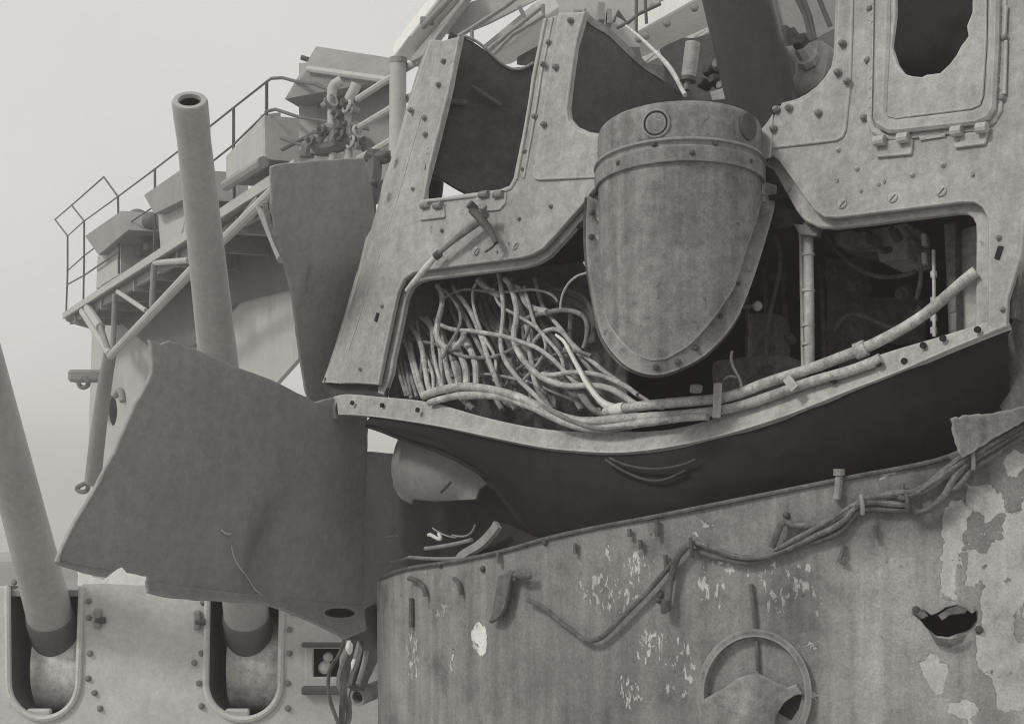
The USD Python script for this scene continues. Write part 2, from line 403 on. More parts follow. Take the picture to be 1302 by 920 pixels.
# ================================================================== the sea, the deck
g = np.linspace(-1, 1, 2)
sea = trimesh.Trimesh(np.array([[-1400, -300, -10], [1400, -300, -10], [1400, 1800, -10], [-1400, 1800, -10.0]]), np.array([[0, 1, 2], [0, 2, 3]]), process=False)
seam = usdkit.material(stage, '/World/Looks/sea_water', {
    'g': ('geometry', {}), 'm': ('mapping', {'scale': (0.5, 1.2, 1.0)}), 'n': ('noise_texture', {'scale': 0.6, 'detail': 6.0}),
    'b': ('bump', {'strength': 0.25, 'distance': 0.5}), 'p': ('principled_bsdf', {'base_color': grey(0.28), 'roughness': 0.15})},
    [('g.position', 'm.vector'), ('m.vector', 'n.vector'), ('n.fac', 'b.height'), ('b.normal', 'p.normal')], surface='p.BSDF')
solo('sea', sea, seam, None, None, kind='structure', smooth=False)
solo('deck', slab(Polygon([(-14, 3), (9, 3), (9, 36), (-14, 36)]), lambda a, b, o: np.stack([a, b, -2.75 + o + 0 * a], 1), 0.3, s=4.0, chamfer=0), 'deck', None, None, kind='structure', smooth=False)

# ================================================================== the wrecked turret
hdir = at(1230, 260, 5.0) - at(510, 350, 7.1); hdir[2] = 0; hdir /= np.linalg.norm(hdir)
away = np.array([-hdir[1], hdir[0], 0])
if away[1] < 0: away = -away
LEAN = 0.15
PF = Plane(at(1230, 260, 5.0), hdir, np.array([0, 0, 1.0]) + LEAN * away)
tur = thing('gun_turret', 'wrecked grey gun turret with blown-open bolted front plate and bullet-shaped canister', 'gun turret', PF.hit(900, 560))

def dents(amp, sc, seed=3):
    def f(a, b):
        p = np.stack([a * sc, b * sc, np.full(np.shape(a), 1.7)], -1)
        return amp * (meshkit.fbm(p, 4, seed) - 0.5) * 2
    return f

front_px = [(562, 52), (576, 48), (586, 46), (580, 75), (574, 108), (560, 165), (548, 212), (541, 240), (541, 253), (560, 251), (593, 246), (636, 241), (648, 236), (653, 226),
            (662, 179), (669, 140), (675, 98), (683, 60), (690, 26), (705, 20), (745, 14), (738, 40), (732, 60), (726, 100), (722, 138), (724, 150), (732, 160), (750, 168), (766, 170), (800, 178), (870, 178),
            (930, 160), (964, 140), (996, 130), (1012, 126), (1026, 119), (1038, 110), (1049, 97), (1056, 85), (1059, 70), (1063, -30), (1330, -30), (1316, 150), (1299, 321),
            (1281, 380), (1279, 415), (1256, 424), (1256, 290), (1254, 274), (1248, 263), (1238, 257), (1222, 257), (1065, 277), (1048, 276), (1036, 268), (1026, 255), (990, 204), (982, 198), (900, 206), (800, 230),
            (758, 236), (743, 256), (715, 288), (690, 316), (676, 324), (660, 328), (540, 343), (525, 346), (513, 355), (505, 372), (497, 410), (488, 450), (481, 489), (455, 487), (428, 487),
            (445, 440), (470, 363), (497, 280), (516, 215), (535, 150)]
HOLE = [(1138, -26), (1138, 20), (1133, 58), (1141, 82), (1150, 94), (1160, 97), (1172, 98), (1178, 95), (1195, 93), (1207, 82), (1216, 70), (1222, 58), (1231, 46), (1229, 33), (1236, 16), (1239, -26)]
put(tur, 'front_plate', plate(PF, front_px, 0.022, s=0.035, holes=[[(x + (x - 1186) * 0.1, y + 3 if y > 60 else y) for x, y in HOLE]], chamfer=0.004, disp=lambda a, b: dents(0.007, 2.5)(a, b) + dents(0.0035, 9, 14)(a, b)), 'face', smooth=28)

# the rounded left corner: from the ridge back round to the side
ridge = [(562, 52), (535, 150), (516, 215), (497, 280), (470, 363), (445, 440), (428, 487)]
left = [(550, 54), (522, 132), (505, 190), (477, 272), (462, 330), (437, 420), (414, 489)]
A = [PF.hit(x, y, -0.003) for x, y in ridge]; B = [PF.hit(x, y, -0.10) for x, y in left]
B2 = [PF.hit(x - 4, y, -0.6) for x, y in left]
put(tur, 'corner_plate', sheet(spline(A, 20), spline(B, 20), 6, 0.014, lambda s, t: 0.03 * np.sin(np.pi * t)), 'face')
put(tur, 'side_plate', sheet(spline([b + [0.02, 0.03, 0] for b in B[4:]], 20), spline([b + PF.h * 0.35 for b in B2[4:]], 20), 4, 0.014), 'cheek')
# dark filler added at the foot of the left leg, closing a bright slit
put(tur, 'dark_filler', plate(PF, ragged([(413, 480), (492, 480), (490, 508), (455, 506), (436, 505), (424, 506), (412, 498)], 1.2, 6, 3), 0.02, off=-0.05, s=0.03), 'dark')

# recessed frames along the two lower openings
trim1_o = [(481, 500), (486, 470), (488, 450), (497, 410), (505, 372), (513, 355), (525, 346), (540, 343), (660, 328), (676, 324), (690, 316), (715, 288), (743, 256), (760, 234)]
trim1_i = [(487, 502), (497, 474), (500, 452), (509, 412), (516, 378), (522, 365), (531, 358), (543, 355), (664, 340), (682, 335), (697, 326), (722, 299), (749, 268), (768, 244)]
trim2_o = [(980, 196), (990, 204), (1026, 255), (1036, 268), (1048, 276), (1065, 277), (1222, 257), (1238, 257), (1248, 263), (1254, 274), (1256, 290), (1256, 424)]
trim2_i = [(972, 210), (983, 216), (1012, 268), (1022, 280), (1040, 289), (1062, 290), (1214, 271), (1228, 271), (1236, 276), (1240, 284), (1241, 296), (1239, 426)]
def band(o, i, off, grow=3):
    q = PF.moved(off); po = np.array([q.lp(x, y) for x, y in o]); pi = np.array([q.lp(x, y) for x, y in i])
    po = pi + (po - pi) * (1 + grow / 12)
    return Polygon(np.vstack([po, pi[::-1]])).buffer(0)
for o, i in ((trim1_o, trim1_i), (trim2_o, trim2_i)):
    put(tur, 'opening_frame', slab(band(o, i, -0.045), PF.moved(-0.045).pt, 0.03, 0.05, 0.006, dents(0.003, 6)), 'trim')

# the reinforcing plate round the gun port (two legs) stands proud
uL = [(743, 15), (733, 50), (728, 80), (720, 138), (722, 152), (731, 163), (748, 171), (764, 172), (764, 224), (753, 226), (684, 229), (679, 227), (677, 221), (687, 160), (697, 96), (706, 40), (709, 17)]
uR = [(966, 143), (996, 133), (1014, 129), (1028, 121), (1041, 112), (1052, 98), (1059, 86), (1062, 70), (1066, -30), (1085, -30), (1084, 10), (1081, 108), (1075, 165), (1071, 174), (1063, 179), (980, 189), (966, 190)]
for px in (uL, uR):
    put(tur, 'reinforcing_plate', plate(PF, px, 0.009, off=0.010, s=0.05, chamfer=0.004, disp=dents(0.003, 3, 5)), 'face', smooth=28)
put(tur, 'seam_strip', plate(PF, [(968, 138), (983, 134), (979, 200), (966, 204)], 0.008, off=0.019, s=0.05), 'face')

# raised rims of the empty window in the left of the front
rimL = [(586, 46), (574, 108), (560, 165), (548, 212), (541, 251)]
rimR = [(654, 228), (663, 179), (676, 98), (691, 24)]
rimB = [(541, 253), (593, 247), (636, 242), (650, 236), (655, 227)]
put(tur, 'window_rim', tube([PF.hit(x - 2, y, 0.004) for x, y in rimL], 0.009, smooth=False), 'trim')
put(tur, 'window_rim', tube([PF.hit(x + 3, y, 0.004) for x, y in rimR], 0.009, smooth=False), 'trim')
put(tur, 'window_rim', tube([PF.hit(x + 12, y - 2, 0.003) for x, y in rimR], 0.006, smooth=False), 'trim')
put(tur, 'window_rim', tube([PF.hit(x, y + 3, 0.004) for x, y in rimB], 0.009, smooth=False), 'trim')

# hinges left on the window's sill
for leaf in ([(531, 263), (563, 258), (565, 276), (533, 280)], [(604, 250), (643, 244), (642, 258), (634, 267), (606, 269)]):
    h = put(tur, 'hinge', plate(PF, leaf, 0.012, off=0.013, r=0.008, s=0.04), 'trim')
    l = np.array(leaf); x0, x1 = l[:, 0].min(), l[:, 0].max(); y0 = l[:, 1].min()
    for fx in (0.15, 0.62):
        a, b = x0 + (x1 - x0) * fx, x0 + (x1 - x0) * (fx + 0.28); yy = y0 + 3
        put(h, 'knuckle', tube([PF.hit(a, yy + 1, 0.022), PF.hit(b, yy - 1, 0.022)], 0.017, seg=10), 'bolt')

# the sight-port door at the right: rim, panel with a shot hole, hinges
q = PF
door_o = [(1112, -30), (1111, 60), (1109, 148), (1114, 160), (1127, 168), (1142, 168), (1240, 157), (1256, 150), (1264, 137), (1268, 60), (1270, -30)]
door_i = [(1131, -30), (1129, 60), (1125, 140), (1127, 148), (1138, 151), (1235, 139), (1246, 134), (1250, 122), (1254, 60), (1256, -30)]
hole = [(1138, -60), (1138, 20), (1133, 58), (1141, 82), (1150, 94), (1160, 97), (1172, 98), (1178, 95), (1195, 93), (1207, 82), (1216, 70), (1222, 58), (1231, 46), (1229, 33), (1236, 16), (1239, -60)]
gas = [(1103, -30), (1103, 60), (1101, 152), (1107, 168), (1124, 178), (1142, 177), (1246, 165), (1264, 155), (1273, 139), (1277, 60), (1279, -30)]
dr = put(tur, 'sight_port_door', plate(PF, door_i[:-1] + [(1256, -90), (1131, -90)], 0.02, off=0.025, s=0.04, holes=[hole[1:-1] + [(1239, -80), (1138, -80)]], disp=dents(0.005, 6, 9)), 'face', smooth=28,
         label='door panel with a ragged shot hole')
put(dr, 'door_rim', slab(pxpoly(PF.moved(0.04), door_o + [(1270, -60), (1112, -60)]).difference(pxpoly(PF.moved(0.04), door_i + [(1256, -90), (1131, -90)])), PF.moved(0.04).pt, 0.045, 0.04, 0.010), 'face')
put(dr, 'gasket_rail', slab(pxpoly(PF.moved(0.014), gas + [(1279, -60), (1103, -60)]).difference(pxpoly(PF.moved(0.014), door_o + [(1270, -90), (1112, -90)]).buffer(0.006)), PF.moved(0.014).pt, 0.018, 0.04, 0.005), 'trim')
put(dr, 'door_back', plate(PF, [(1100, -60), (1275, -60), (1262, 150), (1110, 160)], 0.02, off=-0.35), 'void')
for leaf, kn in (([(1112, 180), (1160, 176), (1158, 196), (1114, 200)], (1118, 1148)), ([(1210, 171), (1256, 165), (1252, 183), (1213, 188)], (1216, 1248))):
    h = put(dr, 'hinge', plate(PF, leaf, 0.012, off=0.014, r=0.006, s=0.04), 'trim')
    for k in kn:
        yk = 179 - (k - 1118) * 0.125
        put(h, 'knuckle', tube([PF.hit(k - 6, yk + 1, 0.03), PF.hit(k + 7, yk - 1, 0.03)], 0.020, seg=10), 'trim')
put(dr, 'latch_strip', plate(PF, [(1168, 173), (1202, 168), (1201, 173), (1169, 178)], 0.01, off=0.012), 'trim')
for y in ((8, 46), (52, 120)):
    put(dr, 'side_rod', tube([PF.hit(1279, y[0], 0.012), PF.hit(1277, y[1], 0.012)], 0.007), 'trim')

# bolts, screws and slots on the front
BO = [(564, 78), (558, 108), (541, 171), (522, 140), (525, 240), (698, 54), (691, 82), (706, 85), (680, 148), (691, 158), (665, 215), (667, 192), (725, 26), (562, 293), (987, 139), (1003, 137), (983, 163),
      (1104, 77), (1099, 150), (1278, 49), (1275, 125), (1199, 209), (1071, 55), (1077, 103), (1270, 302), (1275, 393), (486, 389), (458, 469), (762, 195), (540, 150), (1107, 12), (1065, 92), (1040, 143), (1066, 190), (660, 278), (700, 262), (1090, 214), (1160, 222)]
for x, y in BO:
    o = 0.02 if (x in (691, 706, 725, 987, 1003, 983, 1071, 1077, 762, 1065, 1040) and y < 180) else 0.003
    put(tur, 'bolt', bolt(PF.hit(x, y, o), PF.n, 0.0085 if y > 180 else 0.0125, 0.012 if y > 180 else 0.018), 'face' if (x > 1000 and 180 < y < 230) else 'bolt')
for x, y in [(479, 233), (494, 197)]:
    put(tur, 'bolt', bolt(at(x, y, PF.hit(500, y)[1] - 0.02), [-0.9, -0.4, 0.1], 0.02, 0.03), 'dark_bolt')
for x, y in [(1071, 259), (1135, 251), (1197, 243), (605, 319), (655, 312)]:
    s_ = put(tur, 'screw', lathe([(0.020, -0.003), (0.020, 0.004), (0.016, 0.007), (0, 0.007)], PF.hit(x, y, 0.003), PF.n, 14), 'face')
    c = PF.hit(x, y, 0.0105); put(s_, 'slot', bar(c - PF.h * 0.010 - PF.u * 0.011, c + PF.h * 0.010 + PF.u * 0.011, 0.005, 0.002, PF.n), 'dark_bolt')
for x, y in [(1270, 321), (479, 403)]:
    c = PF.hit(x, y, 0.004); put(tur, 'key_slot', bar(c - PF.u * 0.022 - PF.h * 0.006, c + PF.u * 0.022 + PF.h * 0.006, 0.018, 0.006, PF.n), 'void')
for x, y in [(1118, 235), (1125, 231), (1065, 230), (1095, 243), (1237, 222), (632, 320), (647, 309)]:
    put(tur, 'pit', lathe([(0.0065, -0.002), (0.0065, 0.006), (0, 0.005)], PF.hit(x, y, 0.0), PF.n, 8), 'bolt')

# the canister in the gun port: cap, band, half-round body and its bolted flange
YC = 5.68; XC = (864 - CX) / F * YC; RC = 104 / F * YC
zf = lambda y: (HZ - y) * (YC - RC) / F
C0 = np.array([XC, YC, 0.0])
def inclined(m):
    m.vertices[:, 2] -= 0.13 * (m.vertices[:, 1] - (YC - RC)); return m
put(tur, 'canister_cap', inclined(lathe([(0, zf(123)), (RC * 0.86, zf(123)), (RC * 0.93, zf(125)), (RC * 0.975, zf(129)), (RC * 0.995, zf(135)), (RC, zf(142)), (RC, zf(180))], C0, (0, 0, 1), 72)), 'canister', smooth=40)
put(tur, 'canister_band', inclined(lathe([(RC, zf(174)), (RC + 0.014, zf(175)), (RC + 0.016, zf(178)), (RC + 0.004, zf(180)), (RC + 0.004, zf(184)), (RC + 0.013, zf(186)), (RC + 0.013, zf(203)), (RC + 0.010, zf(205)), (RC - 0.02, zf(205))], C0, (0, 0, 1), 72)), 'canister', smooth=30)
bo_x = [759.5, 760.5, 763, 768, 777, 788, 802, 817, 830, 843, 858, 876, 892, 908, 921, 934, 947, 960, 967]
bo_y = [262, 300, 350, 397, 419, 433, 447, 455, 458, 457, 450, 439, 423, 403, 384, 364, 327, 286, 256]
yB = PchipInterpolator(bo_x, bo_y)
th = np.linspace(-91, 91, 74) * math.pi / 180
RB = RC - 0.003
def cyl(t, R=RB): return np.array([XC + R * math.sin(t), YC - R * math.cos(t)])
top, bot = [], []
for t in th:
    X, Y = cyl(t); px = CX + F * X / Y
    top.append([X, Y, zf(202) - 0.13 * (Y - (YC - RC))]); bot.append([X, Y, (HZ - float(yB(np.clip(px, 759.5, 967)))) * Y / F])
put(tur, 'canister_body', sheet(top, bot, 30, 0.012, lambda s, t: 0.004 * np.sin(s * 23) * t + 0.006 * (meshkit.fbm(np.stack([s * 9, t * 6, 0 * s], -1), 4, 2) - 0.5)), 'canister')
fi = [(759, 258), (760, 300), (763, 350), (768, 397), (777, 419), (788, 433), (802, 447), (817, 455), (830, 458), (843, 457), (858, 450), (876, 439), (892, 423), (908, 403), (921, 384), (934, 364), (947, 327), (960, 286), (967, 256), (971, 232)]
fo = [(747, 250), (745, 300), (749, 345), (757, 391), (764, 424), (776, 445), (792, 462), (808, 471), (826, 476), (846, 475), (866, 468), (888, 457), (908, 441), (926, 421), (940, 399), (953, 368), (966, 330), (979, 286), (985, 262), (988, 236)]
fA, fB, fD = [], [], []
for (xi, yi), (xo, yo) in zip(fi, fo):
    sn = np.clip((xi - 864) / 104.0, -0.998, 0.998); Y = YC - RB * math.sqrt(1 - sn * sn)
    fA.append(at(xi - (xi - 864) * 0.02, yi - 2, Y + 0.014)); fB.append(at(xo, yo, Y + 0.014)); fD.append(Y)
put(tur, 'canister_flange', ribbon(fA, fB, 0.03, 90), 'canister', smooth=35)
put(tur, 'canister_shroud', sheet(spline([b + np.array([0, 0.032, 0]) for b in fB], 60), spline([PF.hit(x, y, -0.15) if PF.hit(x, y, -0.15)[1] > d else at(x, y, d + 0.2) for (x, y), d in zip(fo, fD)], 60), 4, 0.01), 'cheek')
# its bolts and its two round plugs
def on_can(px, py, R=RC):
    r = ray(px, py); A_ = r[0] ** 2 + 1; B_ = r[0] * XC + YC; D_ = B_ * B_ - A_ * (XC ** 2 + YC ** 2 - R * R)
    p = r * ((B_ - math.sqrt(max(D_, 0.0))) / A_); n = np.array([p[0] - XC, p[1] - YC, 0]); return p, n / np.linalg.norm(n)
for x, y in [(786, 207), (831, 183), (910, 182), (880, 194), (955, 205)]:
    p, n = on_can(x, y, RC + 0.012); put(tur, 'canister_bolt', bolt(p, n, 0.009, 0.008), 'dark_bolt')
for x, y in [(752, 301), (755, 340), (759, 381), (770, 418), (790, 450), (834, 467), (885, 442), (916, 402), (939, 361), (957, 315), (971, 271), (753, 270), (862, 460)]:
    sn = np.clip((x - 864) / 104.0, -0.998, 0.998); Y = YC - RB * math.sqrt(1 - sn * sn)
    put(tur, 'canister_bolt', bolt(at(x, y, Y + 0.012), [-0.3, -0.85, -0.25], 0.0105, 0.014), 'dark_bolt')
pd_, nd_ = on_can(951, 161, RC + 0.002)
put(tur, 'plug_recess', lathe([(0.052, 0.0), (0.052, 0.006), (0.04, 0.008), (0, 0.008)], pd_, nd_, 20), 'dark_bolt')
for x, y, r in [(834, 157, 0.050)]:
    p, n = on_can(x, y)
    pl = put(tur, 'plug', lathe([(r * 1.12, -0.01), (r * 1.12, 0.003), (r * 1.02, 0.005), (r * 0.93, 0.001), (r * 0.90, -0.012), (r * 0.86, -0.012), (r * 0.80, 0.004), (r * 0.55, 0.007), (0, 0.007)], p, n, 28), 'canister')
    put(pl, 'groove', lathe([(r * 0.95, 0.0025), (r * 0.86, 0.0025)], p, n, 28), 'void')

# the bent lower lip of the front and the belly under it, the gap's shade put into near-black colour
lip_t = [(428, 503), (446, 501), (480, 504), (533, 509), (570, 517), (608, 528), (650, 538), (690, 545), (740, 549), (790, 549), (850, 546), (908, 532), (960, 514), (1010, 494), (1080, 465), (1140, 444), (1195, 428), (1240, 414), (1281, 405)]
lip_b = [(430, 527), (446, 527), (480, 530), (543, 539), (575, 545), (608, 552), (660, 563), (700, 570), (745, 574), (790, 575), (850, 568), (908, 556), (960, 541), (1010, 524), (1080, 496), (1140, 473), (1195, 449), (1240, 430), (1283, 412)]
LA = [PF.hit(x, y, -0.03 + 0.05 * math.sin(math.pi * k / 18)) for k, (x, y) in enumerate(lip_t)]
LB = [PF.hit(x, y, -0.01 + 0.06 * math.sin(math.pi * k / 18)) for k, (x, y) in enumerate(lip_b)]
put(tur, 'lower_lip', ribbon(LA, LB, 0.025, 90), 'trim', smooth=35)
curl = [LA[0] + (LA[0] - LA[1]) * 0.0, LA[0] + [-0.02, 0.0, -0.01], LA[0] + [-0.035, -0.005, -0.05], LA[0] + [-0.03, 0.0, -0.11]]
put(tur, 'curled_end', ribbon([c + [0.0, 0.0, 0.0] for c in curl], [c + [0.03, -0.01, -0.012] for c in curl], 0.02, 14), 'trim')
for x, y in [(1174, 439), (1199, 430), (1117, 462), (1060, 484), (486, 515), (531, 521), (448, 512), (1243, 419), (1150, 459)]:
    put(tur, 'lip_hole', lathe([(0.012, -0.004), (0.012, 0.006), (0.0, 0.004)], PF.hit(x, y, 0.035 if 500 < x < 1150 else 0.012), PF.n, 10), 'void')

rim_x = [470, 487, 520, 560, 600, 640, 700, 760, 830, 900, 970, 1040, 1100, 1150, 1200, 1225, 1250, 1300, 1420]
rim_y = [740, 731, 720, 714, 707, 698, 681, 668, 655, 641, 627, 613, 601, 592, 580, 568, 552, 528, 500]
rimf = PchipInterpolator(rim_x, rim_y)
RW, WX, WY = 2.9, 2.1, 7.9                       # the barbette's drum
def on_wall(px, py, off=0.0):
    r = ray(px, py); R = RW + off; a = r[0] ** 2 + 1; b = r[0] * WX + WY; c = WX ** 2 + WY ** 2 - R * R
    D = b * b - a * c; return r * ((b - math.sqrt(max(D, 0.0))) / a)
lipB = PchipInterpolator([p[0] for p in lip_b] + [1400], [p[1] for p in lip_b] + [395])
lipk = lambda x: PF.hit(x, float(lipB(x)) - 2, -0.02 + 0.05 * max(0, math.sin(math.pi * (x - 430) / 850)))
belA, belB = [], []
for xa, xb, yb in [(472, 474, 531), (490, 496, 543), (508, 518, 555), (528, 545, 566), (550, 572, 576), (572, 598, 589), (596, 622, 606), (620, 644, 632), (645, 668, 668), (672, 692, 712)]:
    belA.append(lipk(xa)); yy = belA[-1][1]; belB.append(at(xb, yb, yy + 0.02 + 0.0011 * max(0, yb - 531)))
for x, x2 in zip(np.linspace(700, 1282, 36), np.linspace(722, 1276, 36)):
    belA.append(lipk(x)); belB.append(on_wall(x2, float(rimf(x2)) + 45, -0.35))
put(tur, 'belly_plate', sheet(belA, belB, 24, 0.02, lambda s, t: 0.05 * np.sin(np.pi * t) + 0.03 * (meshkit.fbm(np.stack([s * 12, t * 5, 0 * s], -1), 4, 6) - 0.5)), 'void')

for pts in ([(775, 582), (800, 592), (835, 596), (870, 590), (885, 583)], [(770, 584), (800, 602), (830, 611), (850, 608), (872, 598)]):
    def onb(x, y):
        t = (y - float(lipB(x))) / (float(rimf(x)) + 45 - float(lipB(x))); a_ = lipk(x); b_ = on_wall(x, float(rimf(x)) + 45, -0.35)
        Y = a_[1] + (b_[1] - a_[1]) * t; return at(x, y, Y - 0.07)
    put(tur, 'bent_rib', tube([onb(x, y) for x, y in pts], 0.006), 'dark')
# inside: back wall, with unseen ceiling and ends added to keep light out
aL, aR = PF.lp(470, 480)[0], PF.lp(1290, 300)[0]
bT, bB = 0.14, PF.lp(800, 560)[1]
def room_wall(pts, mat, name): 
    p = np.array(pts); m = trimesh.Trimesh(p, np.array([[0, 1, 2], [0, 2, 3], [0, 2, 1], [0, 3, 2]]), process=False); put(tur, name, m, mat, smooth=False)
D1 = -1.25
def box_part(name, a0, a1, b0, b1, o0, o1, mat):
    c = PF.pt((a0 + a1) / 2, (b0 + b1) / 2, (o0 + o1) / 2); put(tur, name, block(c, (abs(a1 - a0), abs(o1 - o0), abs(b1 - b0)), PF.h, PF.u), mat, smooth=False)
box_part('added_ceiling', aL, aR, bT, bT + 0.02, D1, -0.05, 'void')
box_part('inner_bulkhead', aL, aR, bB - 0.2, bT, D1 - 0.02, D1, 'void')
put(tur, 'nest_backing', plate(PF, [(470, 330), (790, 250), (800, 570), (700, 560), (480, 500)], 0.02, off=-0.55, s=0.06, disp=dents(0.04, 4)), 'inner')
box_part('added_end', aR - 0.02, aR, PF.lp(1280, 400)[1], bT, D1, -0.05, 'inner')
box_part('added_end', aL - 0.02, aL, PF.lp(440, 500)[1], bT, D1, -0.16, 'inner')
# pieces seen in the dark of the right opening
def inn(x, y, o): return PF.hit(x, y, o)
put(tur, 'stanchion', tube([inn(1027, 284, -0.16), inn(1028, 340, -0.16), inn(1029, 466, -0.16)], 0.021, seg=14), 'inner_pale')
put(tur, 'stanchion', tube([inn(1018, 290, -0.17), inn(1019, 340, -0.17), inn(1021, 466, -0.17)], 0.008, seg=8), 'inner_pale')
for y in (322, 368, 412, 436):
    put(tur, 'pipe_clamp', tube([inn(1027.5, y, -0.16), inn(1027.5, y + 3.5, -0.16)], 0.026, seg=14), 'inner_pale')
put(tur, 'bracket_foot', plate(PF, [(1008, 284), (1042, 288), (1038, 300), (1016, 298)], 0.03, off=-0.10), 'inner')
put(tur, 'inner_locker', plate(PF, [(1108, 292), (1152, 283), (1154, 328), (1118, 332)], 0.2, off=-0.55, s=0.08), 'inner_pale')
put(tur, 'inner_locker', plate(PF, [(1070, 300), (1104, 294), (1106, 320), (1072, 318)], 0.2, off=-0.75, s=0.08), 'inner')
put(tur, 'inner_doorpost', plate(PF, [(1200, 285), (1214, 282), (1216, 425), (1206, 428)], 0.05, off=-0.32), 'inner')
put(tur, 'inner_doorway_panel', plate(PF, [(1216, 300), (1222, 291), (1250, 284), (1250, 420), (1218, 425)], 0.03, off=-0.38, r=0.02), 'inner_pale')
put(tur, 'inner_rod', tube([inn(1187, 318, -0.25), inn(1188, 428, -0.22)], 0.007), 'inner_pale')
for y in (345, 378, 400, 416): put(tur, 'rod_fitting', tube([inn(1187, y, -0.25), inn(1187.5, y + 8, -0.25)], 0.013), 'inner_pale')
for y in (298, 322): put(tur, 'lamp_stub', tube([inn(1175, y, -0.35), inn(1176, y + 14, -0.35)], 0.012), 'inner_pale')
put(tur, 'handle_knob', trimesh.creation.icosphere(2, 0.021).apply_translation(inn(963, 389, -0.18)), 'pale_wire', label='small pale knob on a lever')
put(tur, 'lever', tube([inn(940, 391, -0.28), inn(960, 389, -0.18)], 0.007), 'inner_pale')
for x0, y0, x1, y1, o, mt in [(950, 400, 985, 470, -0.6, 'inner'), (935, 455, 1000, 520, -0.35, 'inner'), (1050, 330, 1090, 460, -0.9, 'inner'), (1100, 380, 1160, 430, -1.0, 'inner'), (905, 460, 940, 500, -0.3, 'inner'), (1060, 296, 1100, 310, -0.4, 'inner')]:
    put(tur, 'inner_equipment', plate(PF, ragged([(x0, y0), (x1, y0 - 4), (x1, y1), (x0, y1)], 1.5, 12, x0), 0.12, off=o, r=0.01), mt)
for k, (x, y, o, r) in enumerate([(1140, 300, -0.45, .02), (1128, 318, -0.45, .015), (1165, 312, -0.4, .022), (1060, 345, -0.6, .03), (1082, 362, -0.6, .022), (1150, 372, -0.6, .03), (1120, 400, -0.7, .028), (990, 350, -0.5, .025), (1005, 430, -0.4, .02), (975, 470, -0.3, .02), (1085, 420, -0.6, .02), (1160, 410, -0.5, .018)]):
    put(tur, 'inner_fitting', lathe([(0, -0.02), (r, -0.02), (r, 0.02), (r * 0.6, 0.03), (r * 0.6, 0.05), (0, 0.05)], inn(x, y, o), PF.n + PF.u * 0.4 * (-1) ** k, 12), 'cheek')
for pts, o in [([(1050, 300), (1075, 330), (1110, 350), (1165, 345)], -0.6), ([(985, 300), (990, 350), (975, 420), (985, 480)], -0.45), ([(1060, 420), (1090, 400), (1130, 415), (1170, 390)], -0.6), ([(1150, 290), (1170, 330), (1165, 380)], -0.45)]:
    put(tur, 'inner_pipe', tube([inn(x, y, o) for x, y in pts], 0.009), 'inner')
for k in range(6):
    x = 945 + 24 * k; put(tur, 'inner_pipe', tube([inn(x, 300 + 10 * (k % 3), -1.0), inn(x + 6, 420, -0.9), inn(x + 3, 500, -0.8)], 0.012), 'inner')
put(tur, 'junction_box', block(inn(885, 494, -0.1), (0.05, 0.03, 0.035), PF.h, PF.u, 0.006), 'inner_pale')

# inside the gun port: dark cheek plate, shutters, a dark breech mechanism, bright torn edge
ck = plane3((722, 150, PF.hit(722, 150)[1] + 0.06), (870, 121, PF.hit(722, 150)[1] + 0.55), (740, 18, PF.hit(740, 18)[1] + 0.10))
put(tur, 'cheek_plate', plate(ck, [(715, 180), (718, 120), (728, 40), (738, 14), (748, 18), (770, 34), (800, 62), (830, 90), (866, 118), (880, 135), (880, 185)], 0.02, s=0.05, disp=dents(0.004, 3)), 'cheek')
put(tur, 'torn_edge', ribbon([ck.hit(x, y, 0.004) for x, y in [(744, 10), (757, 25), (775, 36), (795, 55), (812, 72), (825, 83), (835, 92), (846, 104)]],
                             [ck.hit(x, y, 0.006) for x, y in [(742, 16), (752, 32), (772, 44), (790, 61), (806, 76), (820, 88), (831, 95), (847, 105)]], 0.006, 40), 'torn_edge')
wp = plane3((580, 60, PF.hit(580, 60)[1] + 0.12), (690, 200, PF.hit(690, 200)[1] + 0.75), (560, 215, PF.hit(560, 215)[1] + 0.10))
put(tur, 'window_shutter', plate(wp, [(572, 40), (590, 47), (606, 56), (623, 68), (636, 80), (648, 86), (662, 85), (690, 80), (690, 262), (640, 262), (600, 250), (578, 238), (552, 222), (540, 216)], 0.02, s=0.05, disp=dents(0.006, 3)), 'dark', label='dark shutter plate behind the empty window')
put(tur, 'shutter_edge', tube([wp.hit(x, y, 0.005) for x, y in [(590, 46), (623, 67), (646, 86), (678, 80)]], 0.008), 'torn_edge')
put(tur, 'shutter_lug', block(wp.hit(582, 130, 0.02), (0.10, 0.03, 0.03), wp.h, wp.u, 0.008), 'cheek')
put(tur, 'shutter_rod', tube([wp.hit(600, 110, 0.03), wp.hit(636, 134, 0.02)], 0.012), 'cheek')
put(tur, 'window_roller', lathe([(0.0, 0.0), (0.045, 0.0), (0.05, 0.02), (0.05, 0.09), (0.03, 0.11), (0.03, 0.15), (0, 0.15)], PF.hit(550, 253, -0.22), (0.1, 0, 1), 16), 'dark')
br = PF.moved(-0.75)
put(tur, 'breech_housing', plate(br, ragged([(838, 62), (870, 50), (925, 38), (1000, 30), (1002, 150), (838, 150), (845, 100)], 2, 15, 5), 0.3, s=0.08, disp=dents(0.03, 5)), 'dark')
for k, (x, y, r) in enumerate([(905, 92, 0.03), (918, 84, 0.035), (912, 104, 0.03), (922, 112, 0.028), (897, 108, 0.026)]):
    put(tur, 'breech_fitting', lathe([(0, -0.02), (r, -0.02), (r, 0.03), (r * 0.6, 0.05), (0, 0.05)], PF.hit(x, y, -0.55), PF.n, 12), 'bolt' if k % 2 else 'dark')
